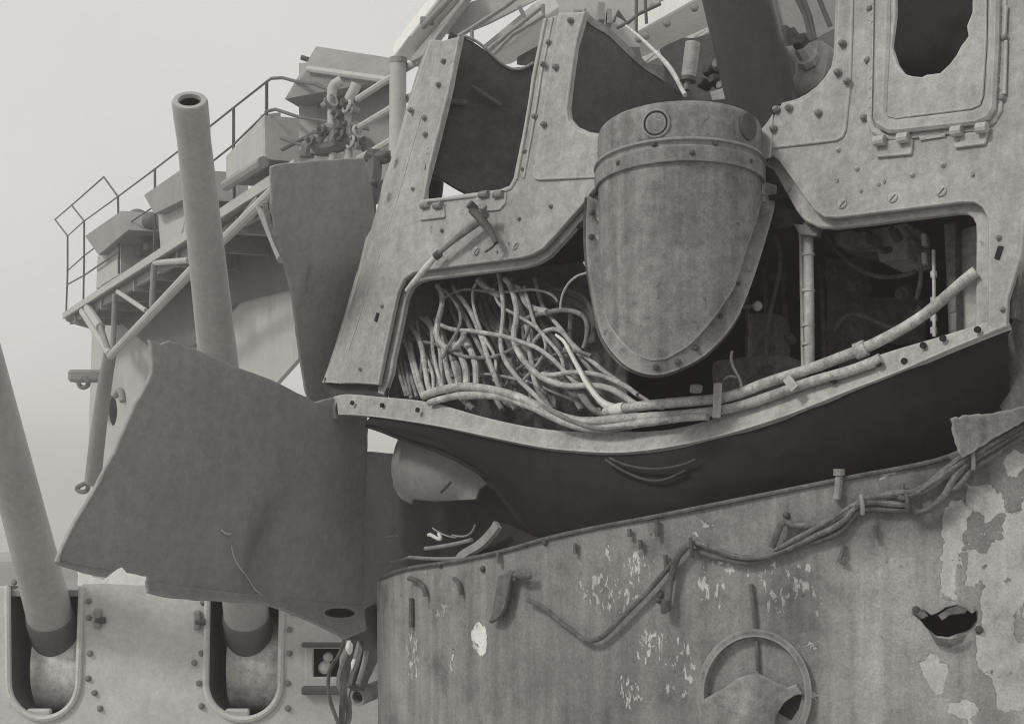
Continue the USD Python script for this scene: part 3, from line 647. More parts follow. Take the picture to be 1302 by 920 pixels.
put(tur, 'cradle_lug', plate(PF, [(918, 99), (924, 92), (931, 96), (934, 125), (905, 128), (902, 116), (918, 112)], 0.05, off=-0.28), 'torn_edge')

# the near gun barrel and its saddle
GB = at(969, 130, 5.75); GD = np.array([-0.292, -0.305, 0.906]); GD /= np.linalg.norm(GD)
gb = put(tur, 'gun_barrel', lathe([(0.0, -0.5), (0.140, -0.5), (0.141, 0.0), (0.134, 0.6), (0.118, 2.0), (0.108, 3.6), (0.112, 3.75), (0.112, 3.95), (0.075, 3.95), (0.075, 3.5)], GB, GD, 48), 'gun_near')
sd = PF.moved(-0.16)
sad = put(tur, 'saddle_bracket', plate(sd, [(997, 58), (1043, 51), (1049, 56), (1051, 66), (1047, 92), (1040, 105), (1025, 116), (998, 128), (975, 133), (965, 133), (985, 122), (1003, 106), (1010, 92), (1009, 80), (1001, 68)], 0.10, s=0.04, chamfer=0.012), 'face', label='pale saddle beside the gun barrel')
put(sad, 'saddle_bolt', lathe([(0.048, -0.01), (0.048, 0.02), (0.036, 0.025), (0.034, 0.07), (0.03, 0.076), (0, 0.076)], sd.hit(1029, 76), PF.n + PF.u * 0.5, 8), 'trim')
put(sad, 'saddle_nut', lathe([(0.038, 0.0), (0.038, 0.025), (0.03, 0.03), (0, 0.03)], sd.hit(1029, 71) + PF.n * 0.06 + PF.u * 0.03, PF.n + PF.u * 0.5, 6), 'dark_bolt')

# the spring case standing in the gun port
cyl0, cyl1 = PF.hit(875, 101, -0.25), PF.hit(881, 55, -0.25)
sc_ = put(tur, 'spring_case', tube([cyl0, cyl1], 0.034, seg=20), 'face', label='pale upright cylinder in the gun port')
put(sc_, 'case_ring', tube([cyl0 - (cyl1 - cyl0) * 0.06, cyl0 + (cyl1 - cyl0) * 0.05], 0.037, seg=20), 'dark_bolt')
put(sc_, 'case_stem', tube([cyl0 - (cyl1 - cyl0) * 0.30, cyl0 - (cyl1 - cyl0) * 0.05], 0.016, seg=12), 'bolt')

# ================================================================== loose cables of the turret
def trace(z, k=400 / 1227, x0=380, y0=260): return [(x0 + a * k, y0 + b * k) for a, b in z]
def in_nest(pts, o): 
    o = np.interp(np.linspace(0, 1, len(pts)), np.linspace(0, 1, np.size(o)), np.atleast_1d(o)); return [PF.hit(x, y, d) for (x, y), d in zip(pts, o)]
NEST = [
    ([(540, 315), (555, 400), (540, 480), (547, 530), (590, 562), (630, 530), (642, 500)], (-0.20, -0.14), .015, 'cable', 'short cable hanging in a hook-shaped loop near the left frame'),
    ([(540, 455), (570, 475), (620, 490), (700, 495), (820, 515), (900, 545), (960, 580), (1040, 650), (1100, 705)], (-0.2, -0.1), .011, 'cable', 'thin cable running flat across the nest then down right'),
    ([(600, 320), (640, 370), (680, 440), (720, 560), (770, 680), (790, 730)], (-0.26, -0.1), .013, 'cable', 'straight cable slanting down to the trunk, upper of a pair'),
    ([(580, 345), (640, 420), (700, 540), (750, 640), (790, 715)], (-0.28, -0.12), .013, 'cable_dim', 'straight darker cable slanting down, lower of a pair'),
    ([(780, 270), (795, 330), (800, 400), (790, 520), (800, 600), (850, 670), (920, 740), (970, 800)], (-0.22, -0.08), .012, 'cable', 'cable dropping upright then sweeping down right to the trunk'),
    ([(805, 290), (830, 350), (850, 430), (842, 490), (850, 560), (900, 630), (960, 680), (1060, 705), (1130, 700), (1227, 720), (1330, 790)], (-0.2, -0.06), .015, 'cable', 'thick cable dropping in an S and running right over the trunk'),
    ([(830, 290), (870, 430), (890, 520), (900, 600), (930, 700), (980, 800)], (-0.26, -0.1), .013, 'cable', 'long cable dropping steeply in the middle of the nest'),
    ([(845, 325), (865, 350), (890, 390), (940, 412), (970, 420)], (-0.22, -0.2), .017, 'cable', 'short thick cable stub below the frame bend'),
    ([(700, 295), (730, 330), (770, 350), (785, 350)], (-0.22, -0.2), .018, 'cable', 'short thick curved cable stub under the top frame'),
    ([(920, 290), (950, 390), (1000, 460), (1060, 540), (1130, 600), (1227, 670), (1370, 770), (1420, 790)], (-0.3, -0.08), .011, 'cable', 'long thin cable slanting down past the canister foot'),
    ([(850, 480), (880, 450), (960, 420), (1050, 412), (1110, 440), (1120, 500), (1110, 560)], (-0.2, -0.22), .012, 'cable_dim', 'cable arched like a handle to the right of the nest'),
    ([(910, 555), (950, 500), (1000, 485), (1040, 510), (1080, 565), (1150, 660)], (-0.16, -0.2), .011, 'cable', 'small cable arch beside the frayed cable'),
    ([(1003, 508), (1030, 530), (1050, 560), (1090, 640), (1130, 710), (1190, 770), (1240, 795), (1300, 805)], (-0.05, 0.0), (.007, .011, .014, .03), 'white', 'frayed pale cable flaring into a thick white sleeve'),
    ([(950, 660), (1010, 664), (1080, 655), (1180, 665), (1240, 690), (1320, 740)], (-0.12, -0.05), .011, 'cable', 'thin cable lying level low in the nest'),
    ([(1022, 410), (1030, 360), (1050, 320), (1090, 282), (1120, 268), (1112, 225)], (-0.1, -0.06), .006, 'cable', 'thin wire curling up to the canister flange'),
    ([(640, 540), (680, 600), (692, 660), (692, 720)], (-0.22, -0.1), .017, 'cable', 'thick cable bending down left of the middle, outer one'),
    ([(600, 540), (635, 600), (655, 660), (655, 720)], (-0.22, -0.1), .018, 'cable', 'thick cable bending down left of the middle, inner one'),
    ([(560, 540), (600, 600), (625, 650), (630, 720)], (-0.24, -0.12), .016, 'cable_dim', 'thick darker cable bending down behind two paler ones'),
    ([(1085, 700), (1110, 760), (1150, 800), (1200, 815)], (-0.15, -0.05), .013, 'cable_dim', 'short darker cable dropping into the trunk under the sleeve'),
    ([(1040, 560), (1060, 640), (1090, 700), (1130, 770), (1170, 810)], (-0.22, -0.06), .013, 'cable_dim', 'darker cable falling behind the frayed one'),
    ([(830, 600), (850, 650), (890, 670), (960, 640), (1000, 620)], (-0.24, -0.28), .012, 'cable_dim', 'darker cable sagging behind the S-shaped cable'),
    ([(920, 670), (930, 720), (960, 770), (985, 800)], (-0.15, -0.08), .012, 'cable_dim', 'short darker cable dropping to the trunk right of the middle'),
    ([(480, 470), (530, 530), (590, 590), (640, 640)], (-0.3, -0.2), .015, 'cable_dim', 'darker cable slanting across the left of the nest'),
]
for z, o, r, mt, lab in NEST:
    pts = trace(z); solo('cable', rope(in_nest(pts, o), np.array(r) * 0.98, n=12 * len(pts), seg=9, kink=0.012), mt, lab, 'cable', 'loose cables in the torn front opening')
# the parallel cables that fall from the left frame: nothing tells them apart
for k in range(11):
    j = RNG.normal(0, 9, (5, 2)); s = k * 15; q0 = RNG.uniform(-30, 25)
    z = [(372 + s * 1.15, 455 + q0 * 0.6), (402 + s * 1.1, 500 + q0 * 0.5), (430 + s * 1.05, 570), (452 + s * 1.0, 655), (470 + s * 0.95, 740 - (k > 5) * 12)]
    solo('cable', rope(in_nest(trace(np.array(z) + j), (-0.26 - 0.05 * (k % 3), -0.09)), (0.009, 0.013, 0.010, 0.014)[k % 4], n=34, seg=9), ('cable', 'cable', 'cable_dim')[k % 3],
         'one of the parallel cables falling from the left frame to the trunk', 'cable', 'parallel cables falling from the left frame')
for k in range(4):
    j = RNG.normal(0, 4, (4, 2)); s = k * 14
    z = [(350 + s * 0.4, 555 + k * 6), (372 + s, 600), (395 + s, 670), (418 + s, 750)]
    solo('cable', rope(in_nest(trace(np.array(z) + j), (-0.15 - 0.06 * k, -0.08)), 0.010, n=26, seg=8), 'cable_dim', 'one of the thin darker cables against the left frame edge', 'cable', 'thin cables against the left frame')
for k in range(5):
    j = RNG.normal(0, 5, (5, 2)); s = k * 16
    z = [(925 + s * 0.5, 275 + s * 0.7), (1020 + s * 0.3, 330 + s), (1100, 355 + s), (1150 - s * 0.4, 430 + s * 0.7), (1150 - s * 0.6, 540)]
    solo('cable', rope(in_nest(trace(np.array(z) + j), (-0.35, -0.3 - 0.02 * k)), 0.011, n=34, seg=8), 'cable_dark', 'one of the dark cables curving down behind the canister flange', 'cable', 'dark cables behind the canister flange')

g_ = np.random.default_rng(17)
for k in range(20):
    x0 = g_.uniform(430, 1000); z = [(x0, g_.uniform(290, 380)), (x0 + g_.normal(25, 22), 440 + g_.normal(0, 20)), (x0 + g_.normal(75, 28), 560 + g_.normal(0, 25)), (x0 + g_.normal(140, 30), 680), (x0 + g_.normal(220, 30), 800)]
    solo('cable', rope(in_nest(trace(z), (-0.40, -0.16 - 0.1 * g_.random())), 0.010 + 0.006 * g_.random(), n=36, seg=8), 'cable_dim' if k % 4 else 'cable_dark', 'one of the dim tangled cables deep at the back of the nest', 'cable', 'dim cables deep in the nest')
TOPS = [('cable dropping from the top frame then swinging left behind the hook-shaped loop', [(560, 330), (610, 400), (620, 470), (590, 540), (560, 600)]), ('thin cable dropping from the top frame beside the straight pair', [(690, 310), (680, 390), (700, 470), (745, 560), (760, 690)]),
        ('thin cable crossing the top of the nest from left to right', [(560, 370), (680, 330), (800, 340), (920, 330), (1010, 380)]), ('thin cable bowing right below the short stub', [(880, 320), (905, 420), (930, 480), (1000, 560), (1030, 680)]),
        ('thin kinked cable rising from the trunk to the canister flange', [(800, 720), (860, 640), (950, 600), (1040, 570), (1140, 590)]), ('slim cable running low from the left bundle to the sleeve', [(500, 640), (620, 670), (760, 660), (900, 690), (1060, 760), (1180, 800)]),
        ('slim cable sagging across the middle of the nest', [(430, 520), (560, 560), (700, 600), (830, 560), (900, 470)]), ('slim cable looping over the S-shaped cable', [(760, 330), (820, 420), (920, 470), (960, 540), (930, 620), (870, 690)])]
for k, (lab, z) in enumerate(TOPS):
    solo('cable', rope(in_nest(trace(z), (-0.2, -0.12 - 0.03 * (k % 3))), (0.009, 0.008, 0.007)[k % 3], n=60, seg=8, kink=0.02), 'cable' if k % 2 else 'cable_dim', lab, 'cable', 'loose cables in the torn front opening')
# the trunk of cables along the lip
trunk = [(538, 503), (560, 497), (592, 492), (621, 494), (650, 502), (673, 511), (706, 526), (739, 535), (780, 533), (843, 528), (905, 524), (957, 511), (1006, 494), (1080, 471), (1120, 455)]
def on_lip(pts, o): return [PF.hit(x, y, d) for (x, y), d in zip(pts, np.interp(np.linspace(0, 1, len(pts)), np.linspace(0, 1, np.size(o)), np.atleast_1d(o)))]
solo('cable', rope(on_lip(trunk, (0.02, 0.08, 0.06, 0.03)), .020, n=110, seg=12), 'cable', 'long thick cable lying along the bent lip, front one', 'cable', 'trunk cables along the bent lip')
solo('cable', rope(on_lip([(x + 8, y + 9) for x, y in trunk[:9]] + [(843, 534), (900, 529)], (0.02, 0.08, 0.07)), .017, n=90, seg=12), 'cable', 'shorter thick cable below the front trunk cable on the lip', 'cable', 'trunk cables along the bent lip')
solo('cable', rope(on_lip([(x + 25, y + 10) for x, y in trunk[1:8]] + [(800, 541), (850, 536)], (0.04, 0.09, 0.08)), .010, n=70, seg=9), 'cable_dim', 'thin darker cable lowest on the bent lip', 'cable', 'trunk cables along the bent lip')
upper = [(770, 524), (788, 520), (843, 513), (902, 508), (934, 502), (973, 487), (1032, 468), (1080, 450), (1098, 443), (1140, 422), (1179, 397), (1212, 369), (1241, 345)]
up3 = on_lip(upper, (0.03, 0.05, 0.05, 0.03, 0.0, -0.03))
conduit = thing('conduit', 'pale conduit pipe rising from the lip to the right frame with a coupling', 'conduit', up3[0])
put(conduit, 'pipe', tube(up3, .021, n=110, seg=14), 'cable')
cpl = spline(np.array(up3), 100)
put(conduit, 'coupling', tube(cpl[65:70], 0.031, seg=14, smooth=False), 'cable')
put(conduit, 'coupling', tube(cpl[4:9], 0.027, seg=14, smooth=False), 'white')
for x0, y0, x1, y1, lab in [(913, 487, 911, 531, 'flat metal strap hooked over the two lip cables'), (1000, 480, 1011, 494, 'small flat strap on the lip cables right of the hooked strap')]:
    a, b = PF.hit(x0, y0, 0.095), PF.hit(x1, y1, 0.09); solo('cable_strap', bar(a, b, 0.034, 0.008, PF.n), 'trim', lab, 'strap')
# upright wire sprig behind the strap
solo('wire', [tube([PF.hit(x, y, -0.05) for x, y in [(940, 498), (941, 484), (932, 466), (931, 446)]], 0.006), tube([PF.hit(x, y, -0.05) for x, y in [(920, 483), (927, 478), (936, 480)]], 0.004)], 'pale_wire', 'pale broken wire sprig sticking up behind the hooked strap', 'wire')

# a broken T-shaped handle with a taped rod leaning on the front plate
th_ = thing('broken_handle', 'broken T-shaped handle with pale taped rod leaning across the front plate', 'handle', PF.hit(560, 330))
put(th_, 'rod', tube([PF.hit(x, y, o) for x, y, o in [(609, 281, .06), (585, 299, .06), (566, 315, .055), (551, 328, .05)]], (.022, .018, .012, .013), seg=10), 'canister')
put(th_, 'taped_rod', tube([PF.hit(x, y, o) for x, y, o in [(553, 327, .05), (540, 342, .045), (528, 356, .03), (517, 369, .0)]], (.014, .017, .014, .010), seg=10), 'white')
put(th_, 'knot', tube([PF.hit(559, 322, .05), PF.hit(554, 326, .05)], .021, seg=10), 'dark_bolt')
put(th_, 'cross_bar', tube([PF.hit(x, y, .07) for x, y in [(600, 267), (612, 279), (622, 292), (631, 309)]], (.020, .023, .018, .012), seg=10), 'dark_bolt')
put(th_, 'tip_wire', tube([PF.hit(x, y, .06) for x, y in [(631, 308), (626, 314), (617, 320)]], .006), 'dark_bolt')
put(th_, 'stud', lathe([(0.014, 0), (0.014, 0.05), (0.02, 0.055), (0.02, 0.075), (0, 0.078)], PF.hit(619, 275, .06), PF.n + PF.h * 0.4 + PF.u * 0.5, 10), 'bolt')
put(th_, 'stud', lathe([(0.022, 0), (0.022, 0.05), (0, 0.055)], PF.hit(606, 268, .05), PF.n - PF.h * 0.3 + PF.u * 0.6, 8), 'dark_bolt')

# wire over the gun port
solo('wire', tube([PF.hit(x, y, o) for x, y, o in [(796, 33, -.9), (812, 46, -.7), (830, 63, -.5), (848, 82, -.4), (860, 100, -.3), (871, 121, -.2)]], (.006, .008, .012, .010), n=40), 'pale_wire', 'pale bent wire reaching down to the canister top', 'wire')

# ================================================================== the barbette below
bar_t = thing('barbette', 'curved grey barbette wall with peeling paint, chipped patches and torn top edge', 'barbette', on_wall(900, 900))
th0 = math.atan2(on_wall(900, 700)[1] - WY, on_wall(900, 700)[0] - WX)
def wall_uv(px, py):
    p = on_wall(px, py); return np.array([(math.atan2(p[1] - WY, p[0] - WX) - th0) * RW, p[2]])
def wall_fn(a, b, off):
    t = th0 + np.asarray(a) / RW; R = RW + np.asarray(off); return np.stack([WX + R * np.cos(t), WY + R * np.sin(t), np.asarray(b) + 0 * t], -1)
xs = np.concatenate([[479.8, 480.5, 482, 485], np.linspace(490, 1420, 120)])
rg = np.random.default_rng(4)
topl = [wall_uv(x, float(rimf(x)) + rg.normal(0, 0.5)) for x in xs]
lowl = [np.array([p[0], -2.6]) for p in topl[::-1]]
shot = [(1163, 779), (1174, 775), (1184, 782), (1191, 780), (1203, 772), (1217, 769), (1229, 774), (1236, 780), (1243, 777), (1244, 790), (1236, 800), (1229, 804), (1218, 807), (1207, 811), (1191, 809), (1179, 799)]
wallpoly = Polygon(np.vstack([topl, lowl]), [[wall_uv(x, y) for x, y in shot]]).buffer(0)
ringc, ringr = (959, 882), (67, 76)
def wall_disp(a, b):
    return 0.006 * (meshkit.fbm(np.stack([a * 2.2, b * 2.2, 0 * a], -1), 4, 8) - 0.5) * 2
wm = slab(wallpoly, wall_fn, 0.03, s=0.024, chamfer=0.004, disp=wall_disp)
# wear that has a shape of its own: bare patches at the right, chips, grime under the rim
def wear_of(V):
    px = CX + F * V[:, 0] / V[:, 1]; py = HZ - F * V[:, 2] / V[:, 1]
    pt = np.zeros(len(V)); 
    def blob(x, y, rx, ry): return np.clip(1.25 - ((px - x) / rx) ** 2 - ((py - y) / ry) ** 2, 0, 1)
    for b in [(1256, 634, 26, 24), (1212, 672, 20, 40), (1275, 760, 32, 75), (1288, 590, 14, 26), (1290, 860, 30, 60), (1205, 720, 13, 45), (1255, 830, 18, 30), (1190, 855, 18, 30), (1310, 700, 40, 90), (1240, 720, 8, 26), (1180, 640, 10, 12), (1222, 900, 20, 14)]:
        pt = np.maximum(pt, blob(*b))
    ch = np.zeros(len(V))
    for b in [(780, 750, 60, 42), (815, 722, 40, 30), (905, 750, 30, 40), (1000, 738, 60, 42), (985, 765, 25, 35), (830, 825, 34, 40), (870, 840, 30, 50), (1036, 770, 12, 40), (560, 775, 26, 14), (800, 880, 30, 30), (940, 720, 60, 20), (960, 870, 26, 26), (850, 880, 12, 26), (525, 830, 14, 50)]:
        ch = np.maximum(ch, blob(*b))
    pale = np.clip((px - 1040) / 60, 0, 1) * np.clip((py - 660) / 60, 0, 1) * (0.75 + 0.25 * np.sin(px / 17.0))
    pale = np.maximum(pale, 0.35 * np.clip((620 - px) / 120, 0, 1))
    spot = np.clip(blob(609, 815, 13, 27) * 2, 0, 1)
    return pt, ch, pale, spot
M['barbette'] = usdkit.material(stage, '/World/Looks/barbette_paint', {
    'g': ('geometry', {}), 'w': ('attribute', {'attribute': 'wear'}), 'w2': ('attribute', {'attribute': 'spot'}), 'sp': ('separate_color', {}), 'sp2': ('separate_color', {}),
    'n1': ('noise_texture', {'scale': 1.7, 'detail': 8.0, 'roughness': 0.65}), 'n2': ('noise_texture', {'scale': 55.0, 'detail': 4.0, 'roughness': 0.65}),
    'mp': ('mapping', {'scale': (14.0, 14.0, 0.9)}), 'n3': ('noise_texture', {'scale': 1.0, 'detail': 6.0, 'roughness': 0.65}),
    'a1': ('math', {'math_type': 'multiply', 'value2': 0.34}), 'a2': ('math', {'math_type': 'multiply_add', 'value2': 0.20}), 'a3': ('math', {'math_type': 'multiply_add', 'value2': 0.46}),
    'dk': ('rgb_ramp', {'ramp': [(0.34, grey(0.12)), (0.5, grey(0.20)), (0.64, grey(0.28))]}),
    'lt': ('rgb_ramp', {'ramp': [(0.36, grey(0.19)), (0.5, grey(0.32)), (0.62, grey(0.42))]}),
    'pl': ('math', {'math_type': 'multiply_add', 'value2': 1.5}), 'pr': ('rgb_ramp', {'ramp': [(0.55, (0, 0, 0)), (1.0, (1, 1, 1))]}),
    'm1': ('mix', {'mix_type': 'mix'}),
    'np': ('noise_texture', {'scale': 8.0, 'detail': 9.0, 'roughness': 0.66, 'distortion': 0.5}), 'pm': ('math', {'math_type': 'multiply_add', 'value2': 1.7}), 'pk': ('math', {'math_type': 'multiply', 'value2': 0.7}), 'pp': ('rgb_ramp', {'ramp': [(0.765, (0, 0, 0)), (0.785, (1, 1, 1))]}),
    'pc': ('rgb_ramp', {'ramp': [(0.36, grey(0.36)), (0.64, grey(0.54))]}), 'm2': ('mix', {'mix_type': 'mix'}),
    'cm': ('mapping', {'scale': (48.0, 48.0, 22.0)}), 'nc': ('noise_texture', {'scale': 1.0, 'detail': 5.0, 'roughness': 0.6, 'distortion': 0.4}), 'ca': ('math', {'math_type': 'multiply_add', 'value2': 1.0}), 'cp': ('rgb_ramp', {'ramp': [(0.0, (0, 0, 0)), (0.555, (0, 0, 0)), (0.585, (1, 1, 1))]}),
    'cs': ('math', {'math_type': 'multiply_add', 'value2': 0.30, 'value3': -0.30}), 'm3': ('mix', {'mix_type': 'mix', 'color2': grey(0.50)}),
    'nr': ('noise_texture', {'scale': 20.0, 'detail': 5.0, 'roughness': 0.7}), 'rr': ('rgb_ramp', {'ramp': [(0.64, (0, 0, 0)), (0.72, (0.7, 0.7, 0.7))]}), 'm4': ('mix', {'mix_type': 'mix', 'color2': grey(0.07)}),
    'm5': ('mix', {'mix_type': 'mix', 'color2': grey(0.62)}), 'ns': ('math', {'math_type': 'multiply_add', 'value2': 0.9}), 'ps': ('rgb_ramp', {'ramp': [(0.98, (0, 0, 0)), (1.0, (1, 1, 1))]}),
    'n8': ('noise_texture', {'scale': 110.0, 'detail': 4.0, 'roughness': 0.75}), 'r8': ('rgb_ramp', {'ramp': [(0.36, (0.86,) * 3), (0.5, (1.0,) * 3), (0.64, (1.14,) * 3)]}), 'm8': ('mix', {'mix_type': 'multiply', 'fac': 1.0}),
    'b': ('bump', {'strength': 0.6, 'distance': 0.004}), 'b2': ('bump', {'strength': 0.9, 'distance': 0.004, 'invert': True}), 'nd': ('noise_texture', {'scale': 3.2, 'detail': 7.0, 'roughness': 0.68}), 'rd': ('rgb_ramp', {'ramp': [(0.36, (0.60,) * 3), (0.48, (0.95,) * 3), (0.62, (1.15,) * 3)]}), 'm9': ('mix', {'mix_type': 'multiply', 'fac': 1.0}), 'p': ('principled_bsdf', {'roughness': 0.7, 'specular_ior_level': 0.3})},
    [('g.position', 'n1.vector'), ('g.position', 'n2.vector'), ('g.position', 'mp.vector'), ('mp.vector', 'n3.vector'), ('g.position', 'np.vector'), ('g.position', 'cm.vector'), ('cm.vector', 'nc.vector'), ('g.position', 'nr.vector'),
     ('w.color', 'sp.color'), ('w2.color', 'sp2.color'),
     ('n1.fac', 'a1.value1'), ('n2.fac', 'a2.value1'), ('a1.value', 'a2.value3'), ('n3.fac', 'a3.value1'), ('a2.value', 'a3.value3'), ('a3.value', 'dk.fac'), ('a3.value', 'lt.fac'),
     ('sp.b', 'pl.value3'), ('n3.fac', 'pl.value1'), ('dk.color', 'm1.color1'), ('lt.color', 'm1.color2'), ('sp.b', 'm1.fac'),
     ('np.fac', 'pm.value1'), ('sp.r', 'pm.value3'), ('pm.value', 'pk.value1'), ('pk.value', 'pp.fac'), ('a3.value', 'pc.fac'), ('m1.color', 'm2.color1'), ('pc.color', 'm2.color2'), ('pp.color', 'm2.fac'),
     ('sp.g', 'cs.value1'), ('nc.fac', 'ca.value1'), ('cs.value', 'ca.value3'), ('ca.value', 'cp.fac'), ('m2.color', 'm3.color1'), ('cp.color', 'm3.fac'),
     ('nr.fac', 'rr.fac'), ('rr.color', 'm4.fac'), ('m3.color', 'm4.color1'),
     ('sp2.r', 'ns.value3'), ('np.fac', 'ns.value1'), ('ns.value', 'ps.fac'), ('ps.color', 'm5.fac'), ('m4.color', 'm5.color1'),
     ('a2.value', 'b.height'), ('b.normal', 'b2.normal'), ('pp.color', 'b2.height'), ('b2.normal', 'p.normal'), ('g.position', 'nd.vector'), ('nd.fac', 'rd.fac'), ('n8.fac', 'r8.fac'), ('g.position', 'n8.vector'), ('m5.color', 'm8.color1'), ('r8.color', 'm8.color2'), ('m8.color', 'm9.color1'), ('rd.color', 'm9.color2'), ('m9.color', 'p.base_color')], surface='p.BSDF')

def put_worn(parent, name, mesh, mat, label=None):
    path = put(parent, name, mesh, mat, smooth=True, label=label)
    V = np.asarray(mesh.vertices); pt, ch, pale, spot = wear_of(V)
    pv = UsdGeom.PrimvarsAPI(stage.GetPrimAtPath(path))
    pv.CreatePrimvar('wear', Sdf.ValueTypeNames.Color3fArray, 'vertex').Set(Vt.Vec3fArray.FromNumpy(np.stack([pt * 0.55, ch, pale], 1).astype(np.float32)))
    pv.CreatePrimvar('spot', Sdf.ValueTypeNames.Color3fArray, 'vertex').Set(Vt.Vec3fArray.FromNumpy(np.stack([spot * 0.6, spot, spot], 1).astype(np.float32)))
    return path
wall = put_worn(bar_t, 'wall', wm, 'barbette')
put(wall, 'rim_bead', tube([on_wall(x, float(rimf(x)) + 2, 0.006) for x in np.linspace(481, 1205, 70)], 0.009, n=140, seg=8), 'cable_dark')
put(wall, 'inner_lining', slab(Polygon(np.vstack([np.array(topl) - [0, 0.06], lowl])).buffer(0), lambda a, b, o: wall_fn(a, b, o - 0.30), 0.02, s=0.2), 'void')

for pts, o in [([(1191, 780), (1203, 772), (1217, 768), (1229, 774), (1224, 778), (1205, 779), (1196, 786)], 0.05), ([(1179, 799), (1191, 809), (1207, 811), (1229, 804), (1222, 816), (1207, 822), (1190, 818)], 0.03), ([(1160, 778), (1166, 775), (1174, 774), (1180, 782), (1172, 786)], 0.02)]:
    poly = Polygon([wall_uv(x, y) for x, y in pts])
    cc = np.array(wall_uv(1205, 791))
    put(wall, 'torn_petal', slab(poly, lambda a, b, off: wall_fn(a, b, off + o * np.clip(1.3 - 12 * np.hypot(a - cc[0], b - cc[1]), 0, 1) + 0.012), 0.008, s=0.015, chamfer=0.002), 'strung')
# the ring of a closed scuttle, with a crumpled plug and its hinge line
rp = [(ringc[0] + ringr[0] * math.cos(t), ringc[1] - ringr[1] * math.sin(t)) for t in np.linspace(-0.9, math.pi + 0.9, 60)]
rx, ry = np.array(rp).T
rg_pts = [on_wall(x, y, 0.012) for x, y in rp]
put(wall, 'scuttle_ring', ribbon([on_wall(ringc[0] + (x - ringc[0]) * 1.09, ringc[1] + (y - ringc[1]) * 1.09, 0.032) for x, y in rp], [on_wall(ringc[0] + (x - ringc[0]) * 0.96, ringc[1] + (y - ringc[1]) * 0.96, 0.036) for x, y in rp], 0.06, 100), 'canister')
plug = Polygon([wall_uv(x, y) for x, y in [(886, 935), (893, 900), (900, 886), (925, 872), (945, 858), (965, 853), (985, 862), (1003, 872), (1014, 868), (1022, 880), (1012, 882), (1000, 890), (990, 905), (985, 935)]])
pc = np.array(wall_uv(950, 900))
put(wall, 'crumpled_plug', slab(plug, lambda a, b, o: wall_fn(a, b, o + 0.022 + 0.05 * np.clip(1 - (np.hypot(a - pc[0], b - pc[1]) / 0.2) ** 2, 0, 1) + 0.03 * (meshkit.fbm(np.stack([a * 14, b * 14, 0 * a], -1), 4, 12) - 0.5)), 0.02, s=0.012, chamfer=0.003), 'canister')
put(wall, 'plug_hole', slab(Polygon([wall_uv(x, y) for x, y in [(990, 905), (1000, 888), (1012, 880), (1020, 884), (1016, 900), (1006, 915)]]), lambda a, b, o: wall_fn(a, b, o + 0.006), 0.005, s=0.03), 'void')
put(wall, 'drain_rod', tube([on_wall(x, y, 0.012) for x, y in [(955, 742), (957, 762), (959, 780), (960, 798)]], 0.008), 'cable_dark')
put(wall, 'drain_rod', tube([on_wall(x, y, 0.012) for x, y in [(962, 814), (963, 835), (964, 852)]], 0.008), 'cable_dark')
put(wall, 'drain_rod', tube([on_wall(523, 760, 0.012), on_wall(523, 797, 0.012)], 0.011), 'cable_dark')
# pegs, hooks and stubs
def pegs(name, pts, r, mat='cable_dark', off=0.02): put(wall, name, tube([on_wall(x, y, off) for x, y in pts], r), mat)
pegs('peg', [(1067, 600), (1066, 618), (1064, 634)], 0.014, 'canister'); pegs('peg', [(1067, 596), (1067, 604)], 0.021, 'canister')
pegs('hook', [(520, 735), (530, 738), (538, 746), (541, 758)], 0.012); pegs('hook', [(577, 735), (583, 742), (586, 756)], 0.010)
for x, y0, y1 in [(731, 690, 704), (835, 660, 682), (800, 672, 682), (1147, 615, 632), (846, 705, 722), (633, 702, 716), (1113, 668, 684), (814, 686, 698)]:
    pegs('stub', [(x, y0), (x + 1, y1)], 0.009)
for x, y in [(614, 723), (693, 689), (840, 755), (838, 762), (1165, 775), (1000, 655), (560, 718), (1020, 688), (886, 690), (1245, 800)]:
    put(wall, 'rivet', bolt(on_wall(x, y, 0.003), on_wall(x, y) * 0 + np.array([on_wall(x, y)[0] - WX, on_wall(x, y)[1] - WY, 0]), 0.012, 0.012), 'dark_bolt')
pegs('step_bracket', [(1070, 690), (1070, 705), (1068, 712), (1076, 714)], 0.009)
put(wall, 'bent_bracket', ribbon([on_wall(x, y, 0.03) for x, y in [(634, 732), (630, 752), (627, 772), (622, 790)]], [on_wall(x, y, 0.05) for x, y in [(652, 726), (646, 750), (640, 774), (627, 788)]], 0.012, 20), 'cable_dark')
put(wall, 'bracket_stub', tube([on_wall(650, 728, 0.02), on_wall(668, 732, 0.05), on_wall(676, 731, 0.04)], 0.014), 'cable_dark')

# ragged plates standing on the barbette's right end
bq = plane3((1210, 550, 4.96), (1300, 540, 4.93), (1210, 600, 4.96))
solo('torn_plate', plate(bq, ragged([(1210, 532), (1232, 527), (1262, 525), (1300, 517), (1340, 512), (1340, 516), (1296, 540), (1257, 562), (1224, 583), (1214, 562)], 1.5, 7, 11), 0.012, s=0.04, disp=dents(0.02, 6)), 'canister', 'ragged grey plate lying over the right end of the barbette rim', 'metal plate')
bq2 = plane3((1268, 420, 5.02), (1305, 420, 4.9), (1268, 520, 5.1))
solo('torn_plate', plate(bq2, ragged([(1284, 420), (1290, 400), (1303, 330), (1345, 330), (1345, 530), (1276, 525), (1268, 515), (1266, 470), (1274, 450)], 1.3, 9, 12), 0.012, s=0.04, disp=dents(0.01, 6)), 'canister', 'upright grey plate with torn left edge at the far right', 'metal plate')

